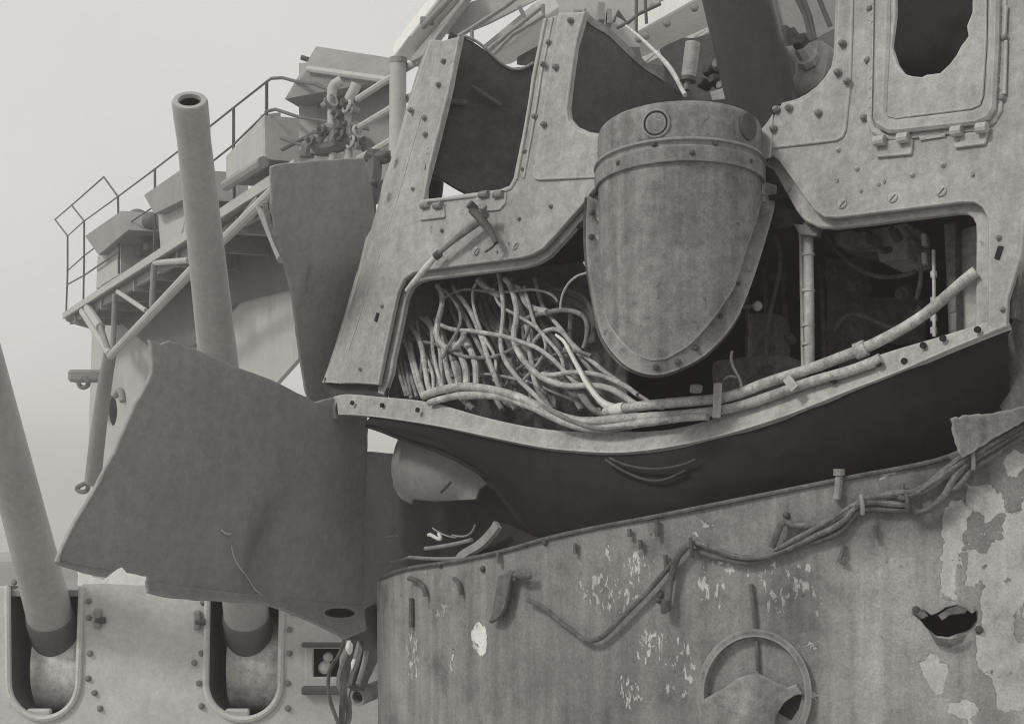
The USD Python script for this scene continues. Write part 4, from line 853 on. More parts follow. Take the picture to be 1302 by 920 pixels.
# cables strung along the barbette
def strung(name, pts, r, lab, mt='strung', off=0.03, grp='cables strung along the barbette'):
    solo(name, rope([on_wall(x, y, off) for x, y in pts], r, n=10 * len(pts), seg=9, kink=0.012), mt, lab, 'cable', grp)
strung('cable', [(1330, 520), (1296, 541), (1257, 565), (1228, 581), (1195, 604), (1163, 625), (1143, 626), (1118, 629), (1094, 634), (1078, 647), (1052, 661), (1026, 666), (996, 662)], 0.012, 'uppermost cable strung along the barbette, ending in a kink')
strung('cable', [(1330, 530), (1296, 552), (1258, 574), (1234, 587), (1212, 608), (1200, 628), (1186, 641), (1170, 650), (1158, 648), (1152, 638)], 0.012, 'cable hanging in a deep loop at the right end of the barbette', off=0.04)
strung('cable', [(1330, 541), (1296, 558), (1262, 580), (1236, 596), (1222, 612), (1208, 622)], 0.010, 'short cable end below the strung cables at far right', off=0.035)
strung('cable', [(1152, 641), (1120, 640), (1094, 642), (1080, 656), (1066, 668), (1040, 680), (1000, 697), (967, 708), (935, 707), (905, 695), (878, 690)], 0.011, 'long lower cable sagging along the barbette wall')
strung('cable', [(1152, 648), (1120, 648), (1090, 652), (1073, 672), (1042, 687), (1000, 701), (967, 713), (935, 712), (902, 704), (880, 699)], 0.010, 'lowest long cable sagging along the barbette wall', 'cable_dark', 0.02)
strung('cable', [(1330, 525), (1290, 548), (1250, 573), (1222, 590), (1190, 611), (1160, 631), (1143, 631)], 0.009, 'thin cable riding just under the uppermost strung cable', off=0.045)
strung('cable', [(1090, 640), (1070, 655), (1045, 668), (1010, 686), (985, 698)], 0.009, 'thin cable between the kinked upper and the long lower cables', off=0.035)
strung('cable', [(996, 664), (990, 678), (982, 696)], 0.013, 'short dark drop of cable joining the kinked upper cable to the lower ones', 'cable_dark', 0.035)
strung('cable', [(880, 692), (866, 702), (857, 722), (851, 748), (848, 774)], (0.013), 'thick cable end hanging straight down with a heavy tip', 'cable_dark', 0.04)
strung('cable', [(848, 762), (847.5, 778)], 0.02, 'dark blunt plug at the tip of the hanging cable', 'dark_bolt', 0.04, 'cable ends')
strung('cable', [(874, 694), (854, 716), (832, 742), (809, 768), (783, 797), (770, 809), (756, 815), (740, 812), (728, 803), (714, 793), (694, 776), (682, 768), (670, 762)], 0.010, 'dark wire sagging in a wide V across the barbette', 'cable_dark', 0.03)
for x, y, lab in [(1094, 641, 'tie round the strung cables near the peg'), (1151, 640, 'dark tie round the strung cables at the loop'), (1234, 584, 'tie round the strung cables near the right edge'), (878, 695, 'dark tie where the sagging cables end')]:
    p, q = on_wall(x - 1, y - 12, 0.035), on_wall(x + 1, y + 12, 0.035); solo('cable_tie', tube([p + [0, -0.02, 0], (p + q) / 2 + [0, -0.03, 0], q + [0, -0.02, 0]], 0.008), 'dark_bolt' if 'dark' in lab else 'canister', lab, 'cable tie')

# ================================================================== the torn plates at the left
TP = plane3((57, 711, 5.9), (467, 530, 7.6), (463, 774, 7.75))
big = [(199, 433), (212, 438), (225, 434), (257, 446), (305, 467), (345, 482), (391, 505), (400, 512), (425, 505), (467, 512), (467, 560), (467, 640), (464, 700), (463, 774), (400, 768), (336, 763), (274, 758), (248, 760), (215, 756), (187, 750),
       (187, 733), (160, 727), (153, 719), (146, 722), (130, 733), (100, 727), (72, 719), (57, 714), (55, 709), (78, 672), (112, 626), (143, 574), (172, 515), (184, 495), (194, 476), (196, 468)]
def big_disp(a, b):
    w = TP.o + np.multiply.outer(a, TP.h) + np.multiply.outer(b, TP.u); px = CX + F * w[:, 0] / w[:, 1]; py = HZ - F * w[:, 2] / w[:, 1]
    fold = 0.11 * np.exp(-((px - 350 - (690 - py) * 0.25) / 26.0) ** 2) * np.exp(-((py - 700) / 55.0) ** 2)
    curl = 0.10 * np.clip((200 - px) / 150, 0, 1) ** 2
    tip = -0.05 * np.clip((500 - py) / 70, 0, 1) ** 2
    return 0.03 * (meshkit.fbm(np.stack([a * 1.3, b * 1.3, 0 * a], -1), 4, 21) - 0.5) * 2 - fold + curl + tip
tp = thing('torn_plate', 'large dark blast-torn steel plate standing wing-like at the left', 'metal plate', TP.hit(300, 760))
put(tp, 'sheet', slab(pxpoly(TP, ragged(big, 0.7, 8, 2)), TP.pt, 0.016, 0.035, 0.004, big_disp), 'torn', smooth=40)
def on_big(x, y, off=0.01):
    a, b = TP.lp(x, y); return TP.pt(a, b, float(big_disp(np.array([a]), np.array([b]))[0]) + off)
put(tp, 'edge_seam', tube([on_big(x, y, 0.0) for x, y in [(62, 707), (100, 716), (140, 722)]], 0.006), 'torn_edge')
put(tp, 'edge_seam', tube([on_big(x, y, 0.0) for x, y in [(57, 711), (78, 674), (112, 628), (130, 598)]], 0.006), 'torn_edge')
fl = plane3((187, 750, 6.1), (462, 800, 7.2), (400, 790, 6.95))
put(tp, 'bent_flange', plate(plane3((187, 745, 6.32), (463, 770, 7.72), (440, 812, 7.4)), ragged([(187, 736), (210, 742), (274, 750), (336, 756), (400, 764), (463, 770), (466, 800), (440, 812), (420, 800), (400, 791), (370, 778), (336, 766), (274, 762), (248, 761), (210, 757), (188, 751)], 0.5, 8, 1), 0.014, s=0.05,
    holes=[[(433 + 20 * math.cos(t), 778 + 6.5 * math.sin(t)) for t in np.linspace(0, 6.1, 14)]]), 'torn')
put(tp, 'hole_shade_plate', plate(plane3((187, 745, 6.40), (463, 770, 7.80), (440, 812, 7.48)), [(405, 768), (462, 768), (462, 792), (440, 800), (410, 788)], 0.01), 'void')  # plate added behind the hole; its darkness is put into the colour
put(tp, 'loose_wire', tube([on_big(x, y, 0.015) for x, y in [(290, 692), (293, 706), (303, 722), (318, 735), (328, 748), (340, 759), (352, 760)]], 0.0028), 'pale_wire')
put(tp, 'scar', tube([on_big(x, y, 0.006) for x, y in [(279, 673), (284, 677), (290, 678)]], 0.005), 'pale_wire')

UP = plane3((350, 215, 7.25), (468, 205, 7.75), (400, 520, 7.75))
upr = [(344, 212), (352, 209), (380, 206), (408, 204), (440, 202), (463, 201), (468, 215), (474, 240), (474, 287), (488, 330), (470, 420), (440, 530), (425, 560), (404, 560), (396, 518), (388, 492), (380, 440), (376, 400), (372, 371), (388, 345), (386, 320), (362, 339), (356, 310), (352, 296), (340, 262), (342, 240)]
upr = [(344, 212), (352, 209), (380, 206), (408, 204), (440, 202), (463, 201), (468, 215), (474, 240), (478, 287), (488, 330), (470, 420), (440, 530), (425, 560), (404, 560), (396, 518), (388, 492), (380, 440), (376, 400), (371, 371), (364, 344), (352, 300), (344, 262)]
tu = thing('torn_plate', 'tall narrow dark steel plate standing upright beside the turret corner', 'metal plate', UP.hit(410, 540))
put(tu, 'sheet', plate(UP, ragged(upr, 0.6, 8, 6), 0.014, s=0.04, disp=dents(0.02, 1.6, 31)), 'torn', smooth=40)
put(tu, 'edge_flange', ribbon([UP.hit(x, y, 0.01) for x, y in [(334, 258), (340, 285), (350, 312), (358, 330)]], [UP.hit(x, y, 0.02) for x, y in [(340, 256), (346, 285), (357, 312), (364, 332)]], 0.01, 14), 'torn_edge')
put(tu, 'edge_stay', tube([UP.hit(x, y, 0.01) for x, y in [(392, 372), (393, 352), (398, 335)]], 0.005), 'torn_edge')

# plate and bulge under the left end of the lip, wreckage on the barbette edge
bk = plane3((467, 580, 7.9), (640, 600, 7.2), (500, 720, 7.9))
solo('torn_plate', plate(bk, ragged([(455, 573), (505, 578), (560, 574), (640, 560), (760, 580), (760, 690), (640, 720), (500, 770), (484, 830), (455, 830)], 0.8, 10, 8), 0.015, s=0.06, disp=dents(0.02, 2)), 'gun_near', 'dim flat plate in the gap behind the bulged plate under the lip', 'metal plate')
bl = plane3((505, 545, 7.35), (640, 590, 6.75), (520, 640, 7.3))
bpx = [(507, 549), (512, 540), (540, 538), (600, 545), (640, 560), (640, 600), (622, 612), (608, 622), (604, 636), (620, 634), (560, 637), (530, 634), (523, 641), (509, 634), (499, 618), (501, 585)]
bc = bl.lp(545, 592)
solo('torn_plate', plate(bl, bpx, 0.012, s=0.03, disp=lambda a, b: 0.10 * np.clip(1 - ((a - bc[0]) / 0.32) ** 2 - ((b - bc[1]) / 0.22) ** 2, 0, 1) + 0.015 * (meshkit.fbm(np.stack([a * 8, b * 8, 0 * a], -1), 3, 2) - 0.5), r=0.01), 'mid', 'bulged smooth grey plate hanging under the left end of the lip', 'metal plate')
solo('debris_strip', tube([at(x, y, 6.8) for x, y in [(560, 626), (566, 620), (574, 612)]], 0.007), 'dark', 'short dark crack-like strip on the bulged plate', 'metal strip')
solo('debris_strip', tube([at(x, y, 6.9) for x, y in [(596, 583), (625, 594), (650, 601)]], 0.010), 'mid', 'slim grey strip under the lip right of the bulged plate', 'metal strip')
solo('debris_strip', tube([at(x, y, 6.5) for x, y in [(670, 604), (690, 608), (705, 613), (722, 616)]], 0.007), 'torn_edge', 'bright thin strip hanging in the dark under the lip', 'metal strip')
DB = [([(541, 697), (575, 692), (600, 686)], .010, 'torn_edge', 'pale bent strip lying on the barbette edge, upper'), ([(520, 708), (550, 710), (585, 709), (600, 705)], .009, 'torn_edge', 'pale strip lying along the barbette edge, lower'),
      ([(485, 717), (505, 713), (520, 708)], .008, 'canister', 'grey strip at the left tip of the barbette edge'), ([(490, 683), (505, 681)], .007, 'torn_edge', 'tiny pale strip against the dim flat plate'),
      ([(485, 672), (500, 672), (496, 679)], .006, 'torn_edge', 'tiny bent wire end against the dim flat plate'), ([(545, 680), (552, 682), (560, 685), (558, 678)], .009, 'white', 'small white scrap among the wreckage'), ([(575, 680), (598, 678), (604, 667)], .005, 'torn_edge', 'thin wire scrap with an upturned end'),
      ([(550, 671), (566, 680), (580, 683)], .004, 'torn_edge', 'hair-thin wire scrap above the white scrap')]
for pts, r, mt, lab in DB:
    solo('debris_strip', tube([at(x, y, on_wall(x, y + 20, -0.15)[1]) for x, y in pts], r), mt, lab, 'metal strip')
w0 = [(628, 662), (618, 676), (604, 689), (590, 697), (578, 709)]
solo('debris_strip', ribbon([on_wall(x, y, -0.06) for x, y in w0], [on_wall(x + 5, y + 8, -0.04) for x, y in w0], 0.02, 20), 'torn_edge', 'pale flat strip leaning up steeply from the barbette edge', 'metal strip')
wq = plane3((600, 700, on_wall(600, 707, -0.1)[1]), (690, 685, on_wall(690, 690, -0.1)[1]), (640, 660, on_wall(640, 690, -0.1)[1] + 0.2))
solo('torn_plate', plate(wq, [(597, 694), (628, 662), (646, 666), (690, 686), (640, 698), (605, 707)], 0.012, s=0.04, disp=dents(0.01, 4)), 'void', 'black triangular scrap of plate on the barbette edge', 'metal plate')

# ================================================================== the second turret, lower left
FT = plane3((0, 830, 9.3), (470, 830, 9.3), (0, 740, 9.35))
t2 = thing('gun_turret', 'lower grey gun turret with two raised gun barrels in round-bottomed slots', 'gun turret', FT.hit(240, 912))
def slot(l0, l1, r0, r1, yb, h):
    a_ = np.linspace(math.pi, 0, 25); return [(l0, 640)] + [((l1 + r1) / 2 + (r1 - l1) / 2 * math.cos(t), yb + h * math.sin(t)) for t in a_] + [(r0, 640)]
slot1, slot2 = slot(9, 11, 108, 100, 866, 47), slot(266, 262, 361, 357, 868, 46)
win = [(398, 824), (432, 824), (432, 860), (398, 860)]
facep = [(-120, 745), (6, 745), (16, 737), (34, 736), (110, 741), (130, 740), (260, 747), (300, 752), (480, 760), (600, 760), (600, 1060), (-120, 1060)]
fpoly = pxpoly(FT, facep).difference(pxpoly(FT, slot1)).difference(pxpoly(FT, slot2)).difference(pxpoly(FT, win))
put(t2, 'front_plate', slab(fpoly, FT.pt, 0.05, 0.08, 0.006, dents(0.006, 2)), 'far_face', smooth=28)
put(t2, 'roof_plate', plate(Plane(FT.hit(240, 748) + [0, 0, 0.0], (1, 0, 0), (0, 1.0, 0.03)), [(0, 0)] * 3, 0.03) if False else block(np.array([FT.hit(240, 748)[0], 10.5, FT.hit(240, 748)[2] - 0.03]), (4.2, 2.3, 0.04)), 'mid', smooth=False)
for sl, cx_ in ((slot1, 60), (slot2, 312)):
    ring_ = pxpoly(FT, sl); clip = pxpoly(FT, [(-200, 742), (600, 750), (600, 1100), (-200, 1100)])
    wallp = ring_.buffer(0.012).difference(ring_.buffer(-0.006)).intersection(clip)
    put(t2, 'slot_lining', slab(wallp, FT.moved(-0.052).pt, 0.5, 0.08, 0.001), 'slot')
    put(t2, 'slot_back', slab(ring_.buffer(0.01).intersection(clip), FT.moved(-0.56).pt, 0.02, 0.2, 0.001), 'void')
    edge = np.array([FT.lp(x, y) for x, y in sl]); q_ = np.array([FT.pt(a, b, 0.006) for a, b in densify(edge, 0.02)[:-28]])
    q_ = np.array([p for p in q_ if 744 < HZ - F * p[2] / p[1]])
    put(t2, 'slot_rim', tube(q_, 0.022, smooth=False, seg=8), 'far_face')
    # mantlet: a drum about a level axis
    hw = 0.285; c = np.array([FT.hit(cx_, 800)[0] + 0.055, 9.74, FT.hit(cx_, 856)[2]])
    mtl = put(t2, 'mantlet', lathe([(0, -hw * 0.72), (0.32, -hw * 0.72), (0.32, hw * 0.62), (0, hw * 0.62)], c, (1, 0, 0), 56), 'mantlet', smooth=30)
    put(mtl, 'foot_bracket', block(FT.hit(cx_ - 10, 912, -0.05), (0.16, 0.05, 0.12), bevel=0.01), 'far_face')
    tX = cx_ + (14 if cx_ < 200 else 6)
    gbase = at(tX, 822, 9.62); gd = at(241, 127, 6.75) - at(318, 822, 9.62)
    L = np.linalg.norm(gd); gd = gd / L
    gbm = put(t2, 'gun_barrel', lathe([(0, -0.3), (0.158, -0.3), (0.158, 0.02), (0.151, 0.3), (0.136, 1.1), (0.112, 2.4), (0.090, L * 0.85), (0.082, L - 0.22), (0.086, L - 0.1), (0.086, L - 0.012), (0.079, L), (0.056, L), (0.052, L - 0.02), (0.052, L - 0.55), (0, L - 0.55)], gbase, gd, 40), 'gun')
    put(gbm, 'sleeve', lathe([(0.159, -0.25), (0.163, -0.2), (0.163, 0.30), (0.158, 0.34), (0.151, 0.35)], gbase, gd, 40), 'under', label='dark band round the foot of the barrel, shade put into its colour')  # no real sleeve; shading at the barrel foot put into a dark band
    put(gbm, 'bore', lathe([(0.0515, L - 0.02), (0.0515, L - 0.54), (0, L - 0.54)], gbase, gd, 40), 'bore')
for x, y in [(113, 764), (113, 785), (258, 765), (114, 830), (112, 862), (256, 830), (253, 868), (120, 880), (368, 800), (368, 830), (366, 868), (247, 842), (127, 900), (372, 778), (366, 900), (18, 740), (256, 897)]:
    put(t2, 'bolt', bolt(FT.hit(x, y, 0.004), FT.n, 0.017, 0.02), 'bolt')
for x, y in [(124, 786), (251, 788)]:
    lt = put(t2, 'lifting_lug', block(FT.hit(x, y, 0.02), (0.045, 0.05, 0.13), bevel=0.01), 'mid')
    put(lt, 'lug_eye', lathe([(0.022, -0.03), (0.022, 0.03), (0.0, 0.03)], FT.hit(x + 4, y + 2, 0.03), (1, 0, 0), 12), 'dark_bolt')
wf = put(t2, 'sight_window', slab(pxpoly(FT, [(388, 815), (440, 815), (440, 872), (388, 872)]).difference(pxpoly(FT, win)), FT.moved(0.02).pt, 0.03, 0.05, 0.006), 'far_face')
put(wf, 'window_hood', block(FT.hit(412, 819, 0.03), (0.29, 0.07, 0.03), bevel=0.008), 'slot')
put(wf, 'window_sill', block(FT.hit(410, 877, 0.03), (0.27, 0.07, 0.05), bevel=0.008), 'slot')
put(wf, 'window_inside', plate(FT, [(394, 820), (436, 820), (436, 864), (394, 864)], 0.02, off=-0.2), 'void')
put(wf, 'window_lamp', [trimesh.creation.icosphere(2, 0.045).apply_translation(FT.hit(413, 848, -0.06)), trimesh.creation.icosphere(2, 0.034).apply_translation(FT.hit(417, 835, -0.06))], 'white', label='rounded white lump inside the small window')
rf = plane3((100, 735, 9.7), (190, 735, 9.7), (150, 725, 9.75))
solo('torn_plate', plate(rf, ragged([(100, 752), (98, 725), (105, 727), (120, 732), (130, 736), (140, 728), (150, 718), (158, 716), (162, 728), (190, 735), (190, 752)], 1.2, 6, 3), 0.02, s=0.04, disp=dents(0.03, 6)), 'far_face', 'pale crumpled scrap on the roof edge of the lower turret', 'metal plate')

# the thick bent plate and hanging wires between the lower turret and the barbette
HB = plane3((487, 768, 8.15), (459, 880, 7.85), (440, 800, 7.75))
tw = thing('torn_plate', 'dark bent plate leaning between the barbette edge and lower turret window', 'metal plate', HB.hit(460, 880))
put(tw, 'sheet', plate(HB, ragged([(440, 780), (464, 773), (487, 762), (487, 800), (480, 840), (468, 870), (455, 878), (446, 872), (455, 845), (462, 815), (440, 812)], 0.8, 7, 2), 0.03, s=0.04, disp=dents(0.02, 4)), 'cheek')
put(tw, 'pale_strip', tube([HB.hit(x, y, 0.02) for x, y in [(466, 828), (461, 850), (455, 870)]], 0.016), 'canister')
solo('pipe_stub', lathe([(0.05, -0.2), (0.05, 0.02), (0.036, 0.02), (0.034, -0.12), (0, -0.12)], at(457, 885, 7.9), (-0.5, -0.8, -0.1), 24), 'canister', 'open pipe end beside the barbette foot', 'pipe')
for k, (pts, r, mt, lab) in enumerate([([(470, 782), (452, 790), (440, 805), (432, 830), (420, 850), (418, 880), (423, 900), (432, 925)], .012, 'cable_dark', 'dark wire hanging past the small window of the lower turret'),
                                  ([(455, 800), (446, 830), (440, 860), (436, 890), (434, 925)], .020, 'cable_dark', 'thick dark hose hanging right of the small window'),
                                  ([(448, 815), (440, 838), (432, 866), (440, 890), (438, 925)], .022, 'cable_dim', 'thick grey hose bunched right of the small window'),
                                  ([(462, 840), (452, 860), (446, 885), (441, 925)], .014, 'cable_dim', 'thin grey hose next to the leaning dark plate')]):
    solo('hose', tube([at(x, y, 8.75 + 0.05 * k) for x, y in pts], r, n=50), mt, lab, 'hose', 'hoses hanging by the lower turret window')
for x, y, s_, lab in [(444, 823, 0.035, 'upper rag caught among the hoses'), (450, 845, 0.03, 'lower rag caught among the hoses')]:
    m = trimesh.creation.icosphere(3, s_); m.vertices *= [0.6, 0.6, 1.3]; m.vertices += 0.5 * s_ * (meshkit.fbm(m.vertices * 30 + x, 3, 1) - 0.5)[:, None]
    solo('rag', m.apply_translation(at(x, y, 8.6)), 'bright', lab, 'rag')

# ================================================================== the platform beyond, upper left
PA, PB = np.array([-8.9, 28.0]), np.array([-2.4, 14.0]); ZP = 165 / F * 28
dv = (PB - PA) / np.linalg.norm(PB - PA); wv = np.array([-dv[1], dv[0]])       # along the edge (towards us), inboard
if wv[0] < 0: wv = -wv
def E(px, w=0.0):
    k = (px - CX) / F; o = PA + wv * w; t = (k * o[1] - o[0]) / (dv[0] - k * dv[1]); return o[1] + t * dv[1]
def pe(px, py, w=0.0): return at(px, py, E(px, w))
edge3 = lambda s, w, z: np.array([*(PA + dv * s + wv * w), z])
SL = 16.4
plat = thing('platform', 'grey ship platform with railing and truss brackets high at the left', 'platform', edge3(2, 1, ZP))
dk = Polygon([(0, 0), (SL, 0), (SL, 1.2), (11.5, 1.2), (11.5, 3.2), (1.2, 3.2), (0.15, 1.0)])
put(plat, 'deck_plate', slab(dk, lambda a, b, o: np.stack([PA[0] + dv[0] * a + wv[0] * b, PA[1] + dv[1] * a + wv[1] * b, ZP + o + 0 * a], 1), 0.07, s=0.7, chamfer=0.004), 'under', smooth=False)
put(plat, 'edge_channel', bar(edge3(-0.05, -0.02, ZP - 0.02), edge3(SL, -0.02, ZP + 0.02), 0.05, 0.11, (0, 0, 1)), 'pale', smooth=False)
put(plat, 'edge_channel', bar(edge3(0, 0.12, ZP - 0.13), edge3(SL, 0.12, ZP - 0.13), 0.06, 0.12, (0, 0, 1)), 'mid', smooth=False)
for s in np.arange(1.0, SL, 1.6): put(plat, 'deck_beam', bar(edge3(s, 0.05, ZP - 0.16), edge3(s, 3.1 if s < 11 else 1.1, ZP - 0.16), 0.1, 0.2, (0, 0, 1)), 'mid', smooth=False)
put(plat, 'foot_plate', plate(plane3((83, 405, 28), (120, 405, 26), (110, 425, 27.5)), [(82, 403), (116, 396), (118, 419), (100, 414), (84, 408)], 0.02), 'under')
# truss
def strut(a, b, r, mat='pale', w=0.0): put(plat, 'strut', tube([pe(*a, w), pe(*b, w)], r * 0.5, seg=10), mat)
strut((141, 452), (246, 342), 0.13); strut((246, 342), (350, 240), 0.11)
strut((146, 374), (144, 440), 0.085, 'mid'); strut((196, 336), (193, 390), 0.085, 'mid'); strut((150, 371), (186, 395), 0.075); strut((197, 334), (240, 331), 0.08)
strut((105, 396), (140, 450), 0.13); strut((112, 392), (128, 416), 0.16, 'pale'); strut((128, 416), (140, 452), 0.10, 'mid')
strut((290, 300), (330, 250), 0.07, 'mid'); strut((300, 385), (352, 335), 0.11, 'mid', 1.0); strut((352, 335), (372, 305), 0.11, 'mid', 1.0)
strut((330, 262), (358, 330), 0.09, 'mid'); strut((285, 290), (330, 248), 0.05, 'mid', 0.5); strut((290, 330), (345, 270), 0.05, 'mid', 1.0)
for k in range(4): strut((150 + 22 * k, 400 - 6 * k), (236, 346 - 12 * k), 0.03, 'mid', 1.2 + 0.3 * k)
put(plat, 'column', tube([pe(140, 450, 0.1), pe(130, 510, 0.1), pe(118, 612, 0.1)], (0.11, 0.13, 0.15), seg=14), 'mid')
put(plat, 'column_foot', tube([pe(112, 612, 0.1), pe(102, 617, 0.1), pe(98, 621, 0.1), pe(104, 625, 0.1), pe(112, 618, 0.1)], 0.045), 'rail')
# railing
def post(pts, w=0.0): put(plat, 'railing_post', tube([pe(x, y, w) for x, y in pts], 0.018, seg=6, smooth=False), 'rail')
for pts in ([(70, 279), (86, 300), (86, 345), (84, 400)], [(91, 261), (107, 281), (107, 330), (106, 384)], [(132, 225), (150, 250), (151, 300), (151, 348)], [(197, 214), (197, 270), (196, 322)], [(297, 137), (297, 200), (298, 258)], [(339, 104), (339, 160), (341, 232)], [(248, 176), (248, 292)]): post(pts)
def rail(pts, r=0.012, w=0.0): put(plat, 'rail', tube([pe(x, y, w) for x, y in pts], r, seg=6, smooth=False), 'rail')
rail([(70, 279), (91, 261), (132, 225)], 0.014); rail([(86, 300), (107, 281), (150, 250), (197, 215), (248, 176), (297, 137), (339, 104), (345, 100)]); rail([(85, 345), (107, 325), (151, 292), (197, 262), (248, 223), (297, 184), (338, 144)]); rail([(85, 362), (107, 350), (151, 320)], 0.015)
rail([(345, 100), (359, 99), (378, 104), (400, 107), (423, 116)], 0.017); rail([(338, 142), (350, 139), (380, 149), (424, 156)], 0.017); rail([(358, 176), (400, 189), (424, 193)], 0.02); rail([(359, 190), (390, 174), (400, 168)], 0.02)
# boxes on the platform
def locker(front, side, topw, lab, mt, w=0.05, thick=0.8):
    t = thing('locker', lab, 'locker', pe(*front[-1], w)); pl = plane3((front[0][0], front[0][1], E(front[0][0], w)), (front[1][0], front[1][1], E(front[1][0], w)), (front[-1][0], front[-1][1], E(front[-1][0], w)))
    put(t, 'case', plate(pl, front, thick, s=0.5, chamfer=0.02), mt)
    return t, pl
t, pl = locker([(124, 325), (152, 302), (152, 350), (122, 368)], None, None, 'pale cabinet with dark overhanging lid at the far left end of the platform', 'pale')
put(t, 'lid', plate(pl, [(108, 300), (154, 268), (163, 292), (125, 324)], 0.8, off=0.15, s=0.5), 'mid')
t, pl = locker([(200, 271), (234, 248), (240, 296), (204, 318)], None, None, 'pale cabinet with dark slanted lid in the middle of the platform', 'pale')
put(t, 'lid', plate(pl, [(183, 248), (232, 214), (236, 252), (196, 272)], 0.8, off=0.15, s=0.5), 'mid')
t, pl = locker([(287, 197), (334, 146), (335, 202), (287, 234)], None, None, 'large pale box hung on the railing at the near end of the platform', 'pale', -0.05, 0.5)
put(t, 'end_panel', plate(plane3((334, 146, E(334)), (357, 142, E(334) + 0.5), (335, 202, E(334))), [(335, 146), (357, 143), (357, 200), (345, 212), (335, 210)], 0.03), 'mid')
put(t, 'lower_rib', tube([pe(287, 236, -0.1), pe(335, 206, -0.1)], 0.06), 'mid')
for k in range(7):
    px = 120 + 30 * k; put(plat, 'deck_pipe', tube([pe(px, HZ - F * (ZP - 0.25) / E(px), 0.3 + 0.2 * (k % 3)), pe(px + 40, HZ - F * (ZP - 0.3) / E(px + 40), 0.4 + 0.2 * (k % 3))], 0.035), 'mid')
cl = thing('machinery', 'dim cluster of small pipes and posts between the two cabinets on the platform', 'machinery', pe(172, 330, 0.4))
for x, y0, y1, r in [(165, 280, 335, .12), (172, 278, 332, .16), (180, 285, 326, .12), (190, 272, 318, .10), (158, 292, 340, .08)]:
    put(cl, 'pipe', tube([pe(x, y0, 0.4), pe(x + 1, y1, 0.4)], r, seg=10), 'mid')
for x, y, r in [(163, 283, .16), (175, 280, .18), (184, 296, .15), (170, 300, .14), (192, 281, .14)]:
    put(cl, 'fitting', trimesh.creation.icosphere(2, r).apply_translation(pe(x, y, 0.25)), 'under')
wl = thing('deckhouse', 'pale deckhouse wall below the platform truss with dark oval opening', 'deckhouse', pe(150, 640, 1.0))
DW = plane3((117, 500, E(117, 0.9)), (372, 430, E(372, 0.9)), (117, 420, E(117, 0.9)))
oval = [(142 + 7 * math.cos(t), 522 + 20 * math.sin(t)) for t in np.linspace(0, 6.1, 16)]
put(wl, 'wall', plate(DW, [(117, 412), (300, 250), (372, 250), (384, 450), (352, 486), (320, 520), (300, 640), (110, 660)], 0.06, s=0.4, holes=[oval]), 'pale', label='pale plating')
put(wl, 'opening_back', plate(DW, [(132, 495), (155, 495), (155, 550), (132, 550)], 0.03, off=-0.25), 'under')
put(wl, 'deck_shade_plate', plate(DW, [(150, 408), (196, 446), (246, 440), (300, 384), (372, 366), (372, 250), (300, 240)], 0.03, off=0.06, s=0.4), 'under', label='added dark plate, deck shade put into its colour')  # dark plate added where the deck shades the wall
put(wl, 'opening_hood', tube([DW.hit(x, y, 0.06) for x, y in [(147, 503), (153, 497), (156, 510)]], 0.06), 'mid')
put(wl, 'ledge', block(pe(112, 478, 0.5), (0.7, 0.5, 0.25), bevel=0.05), 'mid')
put(wl, 'ledge_ring', tube([pe(100, 484, 0.4), pe(106, 480, 0.4), pe(112, 488, 0.4), pe(104, 492, 0.4), pe(100, 484, 0.4)], 0.05), 'rail')

# hut with a flared roof
hut = thing('deck_hut', 'small grey hut with overhanging slanted roof above the upright torn plate', 'hut', at(430, 215, 13.5))
YH = 13.5
wq1 = plane3((381, 150, YH), (405, 150, YH + 0.0), (381, 100, YH)); wq2 = plane3((403, 150, YH), (500, 150, YH - 0.9), (403, 100, YH))
put(hut, 'end_wall', plate(wq1, [(380, 80), (404, 80), (404, 225), (380, 225)], 0.05, s=0.3), 'pale')
put(hut, 'side_wall', plate(wq2, [(403, 80), (505, 90), (505, 230), (403, 225)], 0.05, s=0.3), 'mid')
put(hut, 'roof', trimesh.convex.convex_hull(np.array([at(402, 59, YH - 0.2), at(498, 74, YH - 1.1), at(492, 102, YH - 1.4), at(392, 88, YH - 0.5), at(378, 101, YH - 0.3), at(362, 126, YH - 0.1), at(381, 137, YH + 0.1), at(480, 120, YH), at(505, 80, YH), at(420, 66, YH + 1.2)])), 'mid', smooth=False)
put(hut, 'roof_edge', tube([at(392, 88, YH - 0.53), at(492, 102, YH - 1.43)], 0.03), 'pale')
put(hut, 'roof_spike', tube([at(383, 73, YH - 0.2), at(392, 76, YH - 0.2)], 0.025), 'rail')
vm = thing('valve_manifold', 'two upright vent pipes with valves and handwheels before the hut', 'pipes', at(432, 215, 11.5))
YV = 11.5
put(vm, 'pipe', tube([at(x, y, YV) for x, y in [(422, 222), (422, 160), (422, 118), (424, 110), (430, 105), (434, 103)]], (.036, .036, .036, .042, .046), n=40, seg=12), 'pale')
put(vm, 'pipe', tube([at(x, y, YV) for x, y in [(442, 222), (442, 170), (443, 128), (447, 120), (451, 112), (453, 107)]], (.036, .036, .036, .042, .046), n=40, seg=12), 'pale')
